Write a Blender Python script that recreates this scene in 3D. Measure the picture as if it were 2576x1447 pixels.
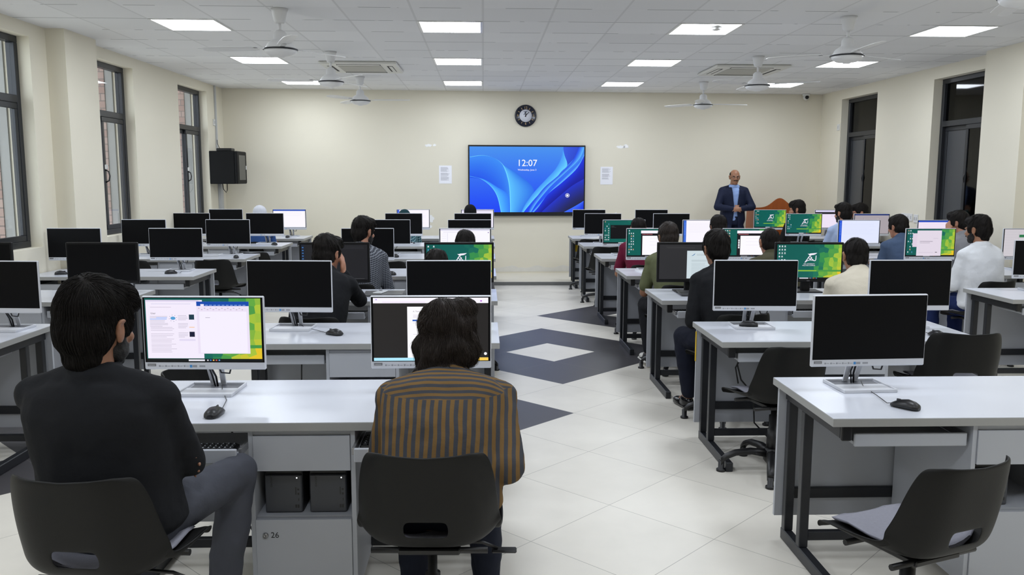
import bpy, bmesh, math, random
from mathutils import Vector, Matrix, noise
from mathutils.bvhtree import BVHTree
RAD = math.radians
PI = math.pi
for o in list(bpy.data.objects):
    bpy.data.objects.remove(o, do_unlink=True)
SC = bpy.context.scene
COL = SC.collection

# ------------------------------------------------------------------ camera
W_PX, F_PX = 2576.0, 2128.59
YAW, PITCH, ROLL = 0.0340098, 0.1298409, 0.0024
EYE = 1.66
CEIL = 3.058
cam_data = bpy.data.cameras.new('camera')
cam = bpy.data.objects.new('camera', cam_data)
COL.objects.link(cam)
cam_data.sensor_width = 36.0
cam_data.sensor_fit = 'HORIZONTAL'
cam_data.lens = F_PX * 36.0 / W_PX
cam_data.clip_start = 0.05
_f = Vector((math.sin(YAW) * math.cos(PITCH), math.cos(YAW) * math.cos(PITCH), -math.sin(PITCH)))
_r = Vector((math.cos(YAW), -math.sin(YAW), 0))
_u = _r.cross(_f)
_r2 = _r * math.cos(ROLL) + _u * math.sin(ROLL)
_u2 = -_r * math.sin(ROLL) + _u * math.cos(ROLL)
_m = Matrix((_r2, _u2, -_f)).transposed().to_4x4()
_m.translation = Vector((0, 0, EYE))
cam.matrix_world = _m
SC.camera = cam

# ------------------------------------------------------------------ light and exposure
SC.view_settings.view_transform = 'Standard'
SC.view_settings.look = 'None'
SC.view_settings.exposure = 0.0
SC.view_settings.gamma = 1.0
SC.view_settings.use_curve_mapping = False
PANEL_POWER = 20.0         # emission of the LED ceiling panels
SKY_POWER = 3.6            # overcast daylight outside the left windows
world = bpy.data.worlds.new('overcast_sky')
SC.world = world
world.use_nodes = True
_bg = world.node_tree.nodes['Background']
_bg.inputs[0].default_value = (0.86, 0.92, 1.0, 1)
_bg.inputs[1].default_value = SKY_POWER

# ------------------------------------------------------------------ helpers: materials
def lin(c):
    return tuple((x / 12.92 if x <= 0.04045 else ((x + 0.055) / 1.055) ** 2.4) for x in c)
def rgb(r, g, b):
    return lin((r / 255.0, g / 255.0, b / 255.0))
MATS = {}
def mat(name, col, rough=0.5, metal=0.0, bump=0.0, bscale=40.0, var=0.0, vscale=6.0, spec=0.5, emit=None, estr=1.0):
    """principled material; col is sRGB 0-255; optional procedural bump and slight tone variation"""
    if name in MATS:
        return MATS[name]
    m = bpy.data.materials.new(name)
    m.use_nodes = True
    nt = m.node_tree
    b = nt.nodes['Principled BSDF']
    c = rgb(*col)
    b.inputs['Base Color'].default_value = (*c, 1)
    b.inputs['Roughness'].default_value = rough
    b.inputs['Metallic'].default_value = metal
    b.inputs['Specular IOR Level'].default_value = spec
    if emit:
        b.inputs['Emission Color'].default_value = (*rgb(*emit), 1)
        b.inputs['Emission Strength'].default_value = estr
    if bump or var:
        tc = nt.nodes.new('ShaderNodeTexCoord')
        nz = nt.nodes.new('ShaderNodeTexNoise')
        nz.inputs['Scale'].default_value = bscale
        nz.inputs['Detail'].default_value = 4
        nt.links.new(tc.outputs['Object'], nz.inputs['Vector'])
        if bump:
            bp = nt.nodes.new('ShaderNodeBump')
            bp.inputs['Strength'].default_value = bump
            bp.inputs['Distance'].default_value = 0.01
            nt.links.new(nz.outputs['Fac'], bp.inputs['Height'])
            nt.links.new(bp.outputs['Normal'], b.inputs['Normal'])
        if var:
            nv = nt.nodes.new('ShaderNodeTexNoise')
            nv.inputs['Scale'].default_value = vscale
            nt.links.new(tc.outputs['Object'], nv.inputs['Vector'])
            mx = nt.nodes.new('ShaderNodeMix')
            mx.data_type = 'RGBA'
            mx.inputs[6].default_value = (*[x * (1 - var) for x in c], 1)
            mx.inputs[7].default_value = (*[min(1, x * (1 + var)) for x in c], 1)
            nt.links.new(nv.outputs['Fac'], mx.inputs[0])
            nt.links.new(mx.outputs[2], b.inputs['Base Color'])
    MATS[name] = m
    return m
def glow(col, k=1.0):
    """light given off by a display pixel colour"""
    key = 'screen_%d_%d_%d' % tuple(int(x) for x in col)
    if key in MATS:
        return MATS[key]
    m = bpy.data.materials.new(key)
    m.use_nodes = True
    nt = m.node_tree
    b = nt.nodes['Principled BSDF']
    b.inputs['Base Color'].default_value = (0.004, 0.004, 0.005, 1)
    b.inputs['Roughness'].default_value = 0.45
    b.inputs['Specular IOR Level'].default_value = 0.2
    b.inputs['Emission Color'].default_value = (*rgb(*col), 1)
    b.inputs['Emission Strength'].default_value = k
    MATS[key] = m
    return m
def math_node(nt, op, a=None, b=None, c=None):
    n = nt.nodes.new('ShaderNodeMath')
    n.operation = op
    for i, v in enumerate((a, b, c)):
        if v is None:
            continue
        if isinstance(v, (int, float)):
            n.inputs[i].default_value = v
        else:
            nt.links.new(v, n.inputs[i])
    return n.outputs[0]

# ------------------------------------------------------------------ helpers: geometry
class MB:
    """collects shapes in one bmesh, then links them as ONE mesh object"""
    def __init__(s):
        s.bm = bmesh.new()
    def _mi(s, faces, mi, smooth=False):
        for f in faces:
            f.material_index = mi
            f.smooth = smooth
    def box(s, x0, x1, y0, y1, z0, z1, bev=0.0, mi=0, M=None, seg=1):
        t = Matrix.Translation(((x0 + x1) / 2, (y0 + y1) / 2, (z0 + z1) / 2)) @ Matrix.Diagonal((abs(x1 - x0), abs(y1 - y0), abs(z1 - z0), 1))
        if M:
            t = M @ t
        before = set(s.bm.faces)
        vs = bmesh.ops.create_cube(s.bm, size=1, matrix=t)['verts']
        if bev > 0:
            es = list({e for v in vs for e in v.link_edges})
            bmesh.ops.bevel(s.bm, geom=es, offset=bev, segments=seg, affect='EDGES', profile=0.5, clamp_overlap=True)
        s._mi([f for f in s.bm.faces if f not in before], mi)
        return s
    def quad(s, pts, mi=0):
        f = s.bm.faces.new([s.bm.verts.new(p) for p in pts])
        f.material_index = mi
        return f
    def rings(s, rings, mi=0, cap=True, smooth=True, closed=True):
        """skin a list of equally long vertex rings"""
        rv = [[s.bm.verts.new(p) for p in r] for r in rings]
        n = len(rv[0])
        for a, b in zip(rv, rv[1:]):
            for i in range(n if closed else n - 1):
                f = s.bm.faces.new((a[i], a[(i + 1) % n], b[(i + 1) % n], b[i]))
                f.material_index = mi
                f.smooth = smooth
        if cap and closed:
            for r, rev in ((rv[0], True), (rv[-1], False)):
                f = s.bm.faces.new(list(reversed(r)) if rev else r)
                f.material_index = mi
        return s
    def lathe(s, prof, n=24, M=None, mi=0, smooth=True):
        rs = []
        for r, z in prof:
            ring = [Vector((r * math.cos(2 * PI * i / n), r * math.sin(2 * PI * i / n), z)) for i in range(n)]
            rs.append([M @ p for p in ring] if M else ring)
        return s.rings(rs, mi, True, smooth)
    def tube(s, pts, r, n=8, mi=0):
        pts = [Vector(p) for p in pts]
        rs = []
        up = Vector((0, 0, 1))
        prev = None
        for i, p in enumerate(pts):
            d = (pts[min(i + 1, len(pts) - 1)] - pts[max(i - 1, 0)]).normalized()
            if prev is None:
                a = d.cross(up)
                if a.length < 1e-3:
                    a = d.cross(Vector((1, 0, 0)))
            else:
                a = prev - d * prev.dot(d)
            a.normalize()
            prev = a
            b = d.cross(a)
            rr = r[i] if isinstance(r, (list, tuple)) else r
            rs.append([p + a * (rr * math.cos(2 * PI * k / n)) + b * (rr * math.sin(2 * PI * k / n)) for k in range(n)])
        return s.rings(rs, mi)
    def capsule(s, p0, r0, p1, r1, n=14, mi=0):
        p0, p1 = Vector(p0), Vector(p1)
        d = p1 - p0
        L = d.length
        d = d / L if L > 1e-6 else Vector((0, 0, 1))
        a = d.orthogonal().normalized()
        b = d.cross(a)
        rs = []
        for t in (-80, -50, -22, 0):
            rs.append((p0 + d * (r0 * math.sin(RAD(t))), r0 * math.cos(RAD(t))))
        for t in (0, 22, 50, 80):
            rs.append((p1 + d * (r1 * math.sin(RAD(t))), r1 * math.cos(RAD(t))))
        return s.rings([[c + a * (q * math.cos(2 * PI * k / n)) + b * (q * math.sin(2 * PI * k / n)) for k in range(n)] for c, q in rs], mi)
    def ell(s, c, r, M=None, n=18, mi=0):
        rs = []
        for j in range(1, 12):
            t = -PI / 2 + PI * j / 12
            ring = [Vector((r[0] * math.cos(t) * math.cos(2 * PI * k / n), r[1] * math.cos(t) * math.sin(2 * PI * k / n), r[2] * math.sin(t))) for k in range(n)]
            rs.append([Vector(c) + (M @ p if M else p) for p in ring])
        return s.rings(rs, mi)
    def prism(s, poly, y0, y1, mi=0):
        """polygon in x,z pushed along y"""
        a = [s.bm.verts.new((x, y0, z)) for x, z in poly]
        b = [s.bm.verts.new((x, y1, z)) for x, z in poly]
        n = len(poly)
        fs = [s.bm.faces.new(a), s.bm.faces.new(list(reversed(b)))]
        for i in range(n):
            fs.append(s.bm.faces.new((a[(i + 1) % n], a[i], b[i], b[(i + 1) % n])))
        s._mi(fs, mi)
        return s
    def text(s, body, x, z, size, y, mi=0, align='CENTER', M=None):
        """lettering standing in the x-z plane, facing -y"""
        cu = bpy.data.curves.new('lettering', 'FONT')
        cu.body = body
        cu.size = size
        cu.align_x = align
        cu.align_y = 'CENTER'
        cu.resolution_u = 3
        ob = bpy.data.objects.new('lettering', cu)
        COL.objects.link(ob)
        dg = bpy.context.evaluated_depsgraph_get()
        me = bpy.data.meshes.new_from_object(ob.evaluated_get(dg))
        vs = []
        for v in me.vertices:
            p = Vector((x + v.co.x, y, z + v.co.y))
            vs.append(s.bm.verts.new(M @ p if M else p))
        for p in me.polygons:
            try:
                f = s.bm.faces.new([vs[i] for i in p.vertices])
                f.material_index = mi
            except ValueError:
                pass
        bpy.data.objects.remove(ob)
        bpy.data.meshes.remove(me)
        bpy.data.curves.remove(cu)
        return s
    def mesh(s, name):
        me = bpy.data.meshes.new(name)
        bmesh.ops.recalc_face_normals(s.bm, faces=s.bm.faces)
        s.bm.to_mesh(me)
        s.bm.free()
        return me
    def build(s, name, mats, parent=None, loc=None, flat=False):
        if flat:      # keep the winding of single-sided sheets
            me = bpy.data.meshes.new(name)
            s.bm.to_mesh(me)
            s.bm.free()
        else:
            me = s.mesh(name)
        for m in (mats if isinstance(mats, (list, tuple)) else [mats]):
            me.materials.append(m)
        return link(me, name, parent, loc)
def link(me, name, parent=None, loc=None):
    o = bpy.data.objects.new(name, me)
    COL.objects.link(o)
    if parent:
        o.parent = parent
    if loc:
        o.location = loc
    return o
def tag(o, label, cat, group=None, kind=None):
    o['label'] = label
    o['category'] = cat
    if group:
        o['group'] = group
    if kind:
        o['kind'] = kind
    return o
def thing(name, label, cat, loc=(0, 0, 0), rz=0.0, group=None):
    o = bpy.data.objects.new(name, None)
    o.empty_display_size = 0.1
    COL.objects.link(o)
    o.location = loc
    o.rotation_euler = (0, 0, rz)
    return tag(o, label, cat, group)
def struct(o):
    o['kind'] = 'structure'
    return o
def dup(root, loc, rz=0.0, label=None, group=None):
    """a copy of a thing with copies of its parts and sub-parts"""
    def rec(o, parent):
        c = o.copy()
        COL.objects.link(c)
        if parent:
            c.parent = parent
        for ch in KIDS.get(o.name, []):
            rec(ch, c)
        return c
    if root.name not in KIDS:
        for o in COL.objects:
            if o.parent:
                KIDS.setdefault(o.parent.name, [])
                if o not in KIDS[o.parent.name]:
                    KIDS[o.parent.name].append(o)
    r = rec(root, None)
    r.location = loc
    r.rotation_euler = (0, 0, rz)
    if label:
        r['label'] = label
    if group:
        r['group'] = group
    return r
KIDS = {}
# ================================================================== THE ROOM
XL, XR = -4.18, 5.75           # inner faces of the side walls
Y_REAR = -3.2
WA, WB = Vector((-4.60, 13.958)), Vector((6.1, 14.465))   # front wall line (slightly out of square)
def wall_y(x):
    return WA.y + (x - WA.x) * (WB.y - WA.y) / (WB.x - WA.x)
W_ANG = math.atan2(WB.y - WA.y, WB.x - WA.x)

M_WALL = mat('cream_wall_paint', (233, 227, 209), 0.75, bump=0.06, bscale=260, var=0.025, vscale=1.3, spec=0.25)
M_WHITE = mat('white_enamel', (226, 226, 224), 0.3)
M_TBAR = mat('ceiling_bar_white', (200, 200, 196), 0.5)
M_ALU = mat('charcoal_aluminium', (50, 52, 56), 0.35, metal=0.3)
M_BLACKMET = mat('black_powder_coat', (26, 27, 30), 0.4, var=0.1, vscale=9)
M_PLASTER = mat('white_filler', (252, 252, 250), 0.8, var=0.05, vscale=30)
M_FIN = mat('grey_render', (150, 150, 148), 0.85, bump=0.1, bscale=60, var=0.08, vscale=3)

def floor_material():
    m = bpy.data.materials.new('porcelain_floor_tiles')
    m.use_nodes = True
    nt = m.node_tree
    b = nt.nodes['Principled BSDF']
    tc = nt.nodes.new('ShaderNodeTexCoord')
    sp = nt.nodes.new('ShaderNodeSeparateXYZ')
    nt.links.new(tc.outputs['Object'], sp.inputs[0])
    cx, cy = 0.64, 7.94
    x = math_node(nt, 'SUBTRACT', sp.outputs[0], cx)
    y = math_node(nt, 'SUBTRACT', sp.outputs[1], cy)
    k = 1.0 / (math.sqrt(2) * 0.6)
    u = math_node(nt, 'ADD', math_node(nt, 'MULTIPLY', math_node(nt, 'ADD', x, y), k), 0.5)
    v = math_node(nt, 'ADD', math_node(nt, 'MULTIPLY', math_node(nt, 'SUBTRACT', y, x), k), 0.5)
    iu, iv = math_node(nt, 'FLOOR', u), math_node(nt, 'FLOOR', v)
    fu, fv = math_node(nt, 'SUBTRACT', u, iu), math_node(nt, 'SUBTRACT', v, iv)
    # squares of eight dark tiles round a light one
    dark = None
    for a_, b_ in ((0, 0), (4, 1), (-4, -1), (-8, 1)):
        mx_ = math_node(nt, 'MAXIMUM', math_node(nt, 'ABSOLUTE', math_node(nt, 'SUBTRACT', iu, float(a_))), math_node(nt, 'ABSOLUTE', math_node(nt, 'SUBTRACT', iv, float(b_))))
        hit = math_node(nt, 'COMPARE', mx_, 1.0, 0.3)
        dark = hit if dark is None else math_node(nt, 'MAXIMUM', dark, hit)
    wn = nt.nodes.new('ShaderNodeTexWhiteNoise')
    wn.noise_dimensions = '2D'
    cb = nt.nodes.new('ShaderNodeCombineXYZ')
    nt.links.new(iu, cb.inputs[0])
    nt.links.new(iv, cb.inputs[1])
    nt.links.new(cb.outputs[0], wn.inputs['Vector'])
    nz = nt.nodes.new('ShaderNodeTexNoise')
    nz.inputs['Scale'].default_value = 7
    nz.inputs['Detail'].default_value = 5
    nt.links.new(tc.outputs['Object'], nz.inputs['Vector'])
    mix = nt.nodes.new('ShaderNodeMix')
    mix.data_type = 'RGBA'
    mix.inputs[6].default_value = (*rgb(232, 227, 216), 1)
    mix.inputs[7].default_value = (*rgb(72, 70, 73), 1)
    nt.links.new(dark, mix.inputs[0])
    hsv = nt.nodes.new('ShaderNodeHueSaturation')
    nt.links.new(mix.outputs[2], hsv.inputs['Color'])
    val = math_node(nt, 'ADD', math_node(nt, 'MULTIPLY', wn.outputs['Value'], 0.05), math_node(nt, 'MULTIPLY', nz.outputs['Fac'], 0.10))
    nt.links.new(math_node(nt, 'ADD', val, 0.92), hsv.inputs['Value'])
    eu = math_node(nt, 'MINIMUM', fu, math_node(nt, 'SUBTRACT', 1.0, fu))
    ev = math_node(nt, 'MINIMUM', fv, math_node(nt, 'SUBTRACT', 1.0, fv))
    line = math_node(nt, 'LESS_THAN', math_node(nt, 'MINIMUM', eu, ev), 0.0028)
    mix2 = nt.nodes.new('ShaderNodeMix')
    mix2.data_type = 'RGBA'
    nt.links.new(math_node(nt, 'MULTIPLY', line, 0.65), mix2.inputs[0])
    nt.links.new(hsv.outputs[0], mix2.inputs[6])
    mix2.inputs[7].default_value = (*rgb(128, 124, 116), 1)
    nt.links.new(mix2.outputs[2], b.inputs['Base Color'])
    b.inputs['Roughness'].default_value = 0.36
    b.inputs['Specular IOR Level'].default_value = 0.5
    return m
def ceiling_material():
    m = bpy.data.materials.new('mineral_ceiling_tiles')
    m.use_nodes = True
    nt = m.node_tree
    b = nt.nodes['Principled BSDF']
    tc = nt.nodes.new('ShaderNodeTexCoord')
    sp = nt.nodes.new('ShaderNodeSeparateXYZ')
    nt.links.new(tc.outputs['Object'], sp.inputs[0])
    u = math_node(nt, 'DIVIDE', sp.outputs[0], 0.6)
    v = math_node(nt, 'DIVIDE', math_node(nt, 'SUBTRACT', sp.outputs[1], 8.515), 0.6)
    fu = math_node(nt, 'FRACT', u)
    fv = math_node(nt, 'FRACT', v)
    du = math_node(nt, 'MINIMUM', fu, math_node(nt, 'SUBTRACT', 1.0, fu))
    dv = math_node(nt, 'MINIMUM', fv, math_node(nt, 'SUBTRACT', 1.0, fv))
    wn = nt.nodes.new('ShaderNodeTexWhiteNoise')
    wn.noise_dimensions = '2D'
    cb = nt.nodes.new('ShaderNodeCombineXYZ')
    nt.links.new(math_node(nt, 'FLOOR', u), cb.inputs[0])
    nt.links.new(math_node(nt, 'FLOOR', v), cb.inputs[1])
    nt.links.new(cb.outputs[0], wn.inputs['Vector'])
    nz = nt.nodes.new('ShaderNodeTexNoise')
    nz.inputs['Scale'].default_value = 3.1
    nt.links.new(tc.outputs['Object'], nz.inputs['Vector'])
    # open joints between loose tiles show dark here and there
    gap = math_node(nt, 'MULTIPLY', math_node(nt, 'LESS_THAN', dv, 0.012), math_node(nt, 'GREATER_THAN', nz.outputs['Fac'], 0.47))
    bar = math_node(nt, 'LESS_THAN', du, 0.016)
    base = nt.nodes.new('ShaderNodeMix')
    base.data_type = 'RGBA'
    base.inputs[6].default_value = (*rgb(228, 228, 228), 1)
    base.inputs[7].default_value = (*rgb(236, 236, 236), 1)
    nt.links.new(wn.outputs['Value'], base.inputs[0])
    m1 = nt.nodes.new('ShaderNodeMix')
    m1.data_type = 'RGBA'
    nt.links.new(math_node(nt, 'MULTIPLY', gap, 0.7), m1.inputs[0])
    nt.links.new(base.outputs[2], m1.inputs[6])
    m1.inputs[7].default_value = (*rgb(90, 90, 88), 1)
    m2 = nt.nodes.new('ShaderNodeMix')
    m2.data_type = 'RGBA'
    nt.links.new(math_node(nt, 'MULTIPLY', bar, 0.55), m2.inputs[0])
    nt.links.new(m1.outputs[2], m2.inputs[6])
    m2.inputs[7].default_value = (*rgb(205, 205, 204), 1)
    nt.links.new(m2.outputs[2], b.inputs['Base Color'])
    fine = nt.nodes.new('ShaderNodeTexNoise')
    fine.inputs['Scale'].default_value = 180
    nt.links.new(tc.outputs['Object'], fine.inputs['Vector'])
    bp = nt.nodes.new('ShaderNodeBump')
    bp.inputs['Strength'].default_value = 0.15
    bp.inputs['Distance'].default_value = 0.004
    nt.links.new(fine.outputs['Fac'], bp.inputs['Height'])
    nt.links.new(bp.outputs['Normal'], b.inputs['Normal'])
    b.inputs['Roughness'].default_value = 0.85
    b.inputs['Specular IOR Level'].default_value = 0.2
    return m
def brick_material():
    m = bpy.data.materials.new('weathered_brick')
    m.use_nodes = True
    nt = m.node_tree
    b = nt.nodes['Principled BSDF']
    tc = nt.nodes.new('ShaderNodeTexCoord')
    mp = nt.nodes.new('ShaderNodeMapping')
    mp.inputs['Rotation'].default_value = (PI / 2, 0, 0)
    br = nt.nodes.new('ShaderNodeTexBrick')
    br.inputs['Scale'].default_value = 1.0
    br.inputs['Brick Width'].default_value = 0.24
    br.inputs['Row Height'].default_value = 0.085
    br.inputs['Mortar Size'].default_value = 0.006
    br.inputs['Color1'].default_value = (*rgb(148, 122, 114), 1)
    br.inputs['Color2'].default_value = (*rgb(166, 146, 138), 1)
    br.inputs['Mortar'].default_value = (*rgb(120, 108, 104), 1)
    nt.links.new(tc.outputs['Object'], mp.inputs[0])
    nt.links.new(mp.outputs[0], br.inputs['Vector'])
    nt.links.new(br.outputs['Color'], b.inputs['Base Color'])
    b.inputs['Roughness'].default_value = 0.9
    return m
def glass_material(name, tint, rough=0.02):
    m = bpy.data.materials.new(name)
    m.use_nodes = True
    nt = m.node_tree
    nt.nodes.remove(nt.nodes['Principled BSDF'])
    out = nt.nodes['Material Output']
    tr = nt.nodes.new('ShaderNodeBsdfTransparent')
    tr.inputs[0].default_value = (*tint, 1)
    gl = nt.nodes.new('ShaderNodeBsdfGlossy')
    gl.inputs['Roughness'].default_value = rough
    fr = nt.nodes.new('ShaderNodeFresnel')
    fr.inputs[0].default_value = 1.35
    mx = nt.nodes.new('ShaderNodeMixShader')
    ge = nt.nodes.new('ShaderNodeNewGeometry')
    nt.links.new(math_node(nt, 'MULTIPLY', fr.outputs[0], math_node(nt, 'SUBTRACT', 1.0, ge.outputs['Backfacing'])), mx.inputs[0])
    nt.links.new(tr.outputs[0], mx.inputs[1])
    nt.links.new(gl.outputs[0], mx.inputs[2])
    nt.links.new(mx.outputs[0], out.inputs[0])
    return m
M_FLOOR, M_CEIL, M_BRICK = floor_material(), ceiling_material(), brick_material()
M_GLASS = glass_material('window_glass', (0.93, 0.95, 0.95))
M_TINT = glass_material('tinted_film_glass', (0.10, 0.11, 0.115), 0.04)

# floor, low stage at the front with its grey edging
struct(MB().box(XL - 0.4, XR + 0.4, Y_REAR - 0.2, 15.0, -0.12, 0).build('floor', M_FLOOR))
st = MB()
st.box(XL, XR, 12.99, 15.0, 0.001, 0.05)
struct(st.build('trim_1', mat('stage_tiles', (226, 220, 204), 0.3, var=0.03, vscale=3)))
struct(MB().box(XL, XR, 12.955, 12.99, 0.001, 0.052, 0.003).build('trim_2', mat('grey_granite_edging', (112, 113, 112), 0.4, var=0.1, vscale=30)))
struct(MB().box(XL - 0.4, XR + 0.4, Y_REAR - 0.2, 15.0, CEIL, CEIL + 0.1).build('ceiling', M_CEIL))

# window openings: (y0, y1) along each side wall
WZ0, WZ1 = 0.99, 2.935
LW = [(6.95, 8.17), (9.27, 10.49), (11.99, 13.21), (1.0, 2.2), (-1.4, -0.2)]
RZ0, RZ1 = 0.99, 2.905
RW = [(12.41, 13.65), (9.61, 10.85), (6.95, 8.17), (4.2, 5.4)]
def side_wall(name, xi, out, wins, z0, z1):
    m = MB()
    x0, x1 = sorted((xi, xi + out * 0.24))
    ys = sorted(wins)
    cur = Y_REAR
    for a, b in ys:
        m.box(x0, x1, cur, a, 0, CEIL)
        m.box(x0, x1, a, b, 0, z0)
        m.box(x0, x1, a, b, z1, CEIL)
        cur = b
    m.box(x0, x1, cur, wall_y(xi) + 0.25, 0, CEIL)
    return struct(m.build(name, M_WALL))
wl = side_wall('wall_left', XL, -1, LW, WZ0, WZ1)
wr = side_wall('wall_right', XR, 1, RW, RZ0, RZ1)
for nm, x0, x1, y0, y1 in (('trim_3', XL, -4.0, 8.47, 9.14), ('trim_4', 5.58, XR, 8.75, 9.46), ('trim_5', XL, -4.0, 3.2, 3.9), ('trim_6', 5.58, XR, 3.2, 3.9)):
    struct(MB().box(x0, x1, y0, y1, 0, CEIL).build(nm, M_WALL))       # pilasters
m = MB()
d = (WB - WA).normalized()
n = Vector((-d.y, d.x)) * 0.2
m.rings([[(WA.x, WA.y, z), (WB.x, WB.y, z), (WB.x + n.x, WB.y + n.y, z), (WA.x + n.x, WA.y + n.y, z)] for z in (0, CEIL)], smooth=False)
wf = struct(m.build('wall_front', M_WALL))
struct(MB().box(XL - 0.4, XR + 0.4, Y_REAR - 0.2, Y_REAR, 0, CEIL).build('wall_rear', M_WALL))
# frame fixed to the front wall: local x runs along the wall, local -y faces the room
def on_wall(x, z=0.0, off=0.0):
    y = wall_y(x)
    return Vector((x + math.sin(W_ANG) * off, y - math.cos(W_ANG) * off, z))
# patches of filler on the front wall and the scraped band near the floor
def patch(x, z, w, h, seed):
    rnd = random.Random(seed)
    m = MB()
    c = []
    for k in range(26):
        a = 2 * PI * k / 26
        q = 0.75 + 0.45 * rnd.random()
        c.append((w / 2 * math.cos(a) * q, h / 2 * math.sin(a) * q))
    m.prism(c, 0.0, 0.004)
    o = m.build('plaster_patch', M_PLASTER, wf)
    p = on_wall(x, z, 0.0035)
    o.location = p
    o.rotation_euler = (0, 0, W_ANG)
    o['kind'] = 'structure'
for a in ((-0.90, 2.172, 0.12, 0.045, 1), (-0.80, 2.178, 0.05, 0.04, 2), (2.31, 2.165, 0.16, 0.05, 3), (2.39, 2.175, 0.10, 0.06, 4), (-0.95, 0.95, 0.10, 0.13, 5),
          (-0.87, 0.97, 0.10, 0.12, 6), (-0.88, 0.84, 0.07, 0.05, 7), (2.24, 1.01, 0.07, 0.12, 8)):
    patch(*a)
rnd = random.Random(44)
band = [(-0.35, 0.075), (1.95, 0.075)]
for k in range(40):
    band.append((1.95 - 2.30 * (k + 0.5) / 40, 0.150 + 0.018 * math.sin(k * 0.8) + 0.014 * rnd.random()))
m = MB()
m.prism(band, 0.0, 0.003)
o = m.build('scraped_band', mat('scraped_paint', (226, 223, 214), 0.85, var=0.06, vscale=12), wf)
o.location = on_wall(0.0, 0.0, 0.0028)
o.rotation_euler = (0, 0, W_ANG)
o['kind'] = 'structure'

# windows
WIN_LABEL = ('left wall, before the pilaster, brick seen through it', 'left wall, half hidden behind the pilaster', 'left wall, nearest the network cabinet', 'left wall, outside the picture beside the nearest desks', 'left wall, outside the picture behind the camera',
             'right wall, dark, nearest the front corner', 'right wall, dark, half hidden behind the pilaster', 'right wall, outside the picture beyond the pilaster', 'right wall, outside the picture beside the nearest desks')
def side_window(idx, xi, out, a, b, z0, z1, tinted):
    """aluminium window: fixed light over two sliding sashes, set back in its opening"""
    fx = xi + out * 0.15
    root = thing('window_%d' % idx, 'tall charcoal aluminium window in the ' + WIN_LABEL[idx - 1], 'window', (fx, a, z0))
    root['kind'] = 'structure'
    W, H = b - a, z1 - z0
    zt = H * 0.688
    def bar(m, y0, y1, zz0, zz1, d=0.04, sh=0.0):
        m.box(-d + sh, d + sh, y0, y1, zz0, zz1, 0.004)
    m = MB()
    for q in ((0, W, 0, 0.06), (0, W, H - 0.06, H), (0, 0.06, 0.06, H - 0.06), (W - 0.06, W, 0.06, H - 0.06), (0.06, W - 0.06, zt, zt + 0.07)):
        bar(m, *q)
    m.build('window_frame', M_ALU, root)
    glass = M_TINT if tinted else M_GLASS
    MB().box(-0.003, 0.003, 0.06, W - 0.06, zt + 0.07, H - 0.06).build('top_pane', glass, root)
    for k, sh in ((0, -0.018), (1, 0.018)):
        y0, y1 = (0.06, W / 2 + 0.03) if k == 0 else (W / 2 - 0.03, W - 0.06)
        m = MB()
        for q in ((y0, y1, 0.06, 0.115), (y0, y1, zt - 0.055, zt), (y0, y0 + 0.05, 0.115, zt - 0.055), (y1 - 0.05, y1, 0.115, zt - 0.055)):
            bar(m, *q, d=0.016, sh=sh)
        s = m.build('sash', M_ALU, root)
        MB().box(sh - 0.003, sh + 0.003, y0 + 0.05, y1 - 0.05, 0.115, zt - 0.055).build('pane', mat('grey_film', (70, 72, 76), 0.35) if (tinted and k == 1) else glass, s)
        if k == 1:
            hy = y0 + 0.025
            side = -out
            hm = MB().tube([(sh + side * 0.015, hy, 0.60), (sh + side * 0.05, hy, 0.62), (sh + side * 0.06, hy, 0.67), (sh + side * 0.05, hy, 0.72), (sh + side * 0.015, hy, 0.74)], 0.008)
            hm.build('pull_handle', mat('black_plastic', (20, 20, 22), 0.4), s)
            MB().box(sh + side * 0.012, sh + side * 0.04, hy - 0.02, hy + 0.02, 0.745, 0.80, 0.006).build('latch', mat('pale_latch', (205, 205, 202), 0.4), s)
    return root
for i, (a, b) in enumerate(LW):
    side_window(i + 1, XL, -1, a, b, WZ0, WZ1, False)
for i, (a, b) in enumerate(RW):
    side_window(i + 6, XR, 1, a, b, RZ0, RZ1, True)
# outside: rendered fins with brick cheeks beside each left window, paved yard, and the dark lobby behind the right wall
m = MB()
mb_ = MB()
for a, b in LW:
    m.box(XL - 0.24 - 0.09, XL - 0.24, b - 0.02, b + 0.28, -0.5, CEIL + 0.4)
    mb_.box(XL - 0.24 - 0.75, XL - 0.24 - 0.09, b - 0.03, b + 0.28, -0.5, CEIL + 0.4)
struct(m.build('trim_7', M_FIN))
struct(mb_.build('trim_8', M_BRICK))
struct(MB().box(-14, XL - 0.24, Y_REAR, 20, -0.7, -0.5).build('trim_9', mat('pale_paving', (200, 196, 186), 0.9)))
m = MB()
m.box(8.2, 8.4, Y_REAR, 15, 0, CEIL)
m.box(XR + 0.24, 8.4, Y_REAR, 15, CEIL, CEIL + 0.1)
m.box(XR + 0.24, 8.4, Y_REAR, 15, -0.1, 0)
m.box(XR + 0.24, 8.4, 15, 15.2, 0, CEIL)
m.box(XR + 0.24, 8.4, Y_REAR - 0.2, Y_REAR, 0, CEIL)
struct(m.build('trim_10', mat('unlit_lobby_dark', (64, 63, 60), 0.8)))  # darkness of the unlit lobby put into its surface colour

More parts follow.
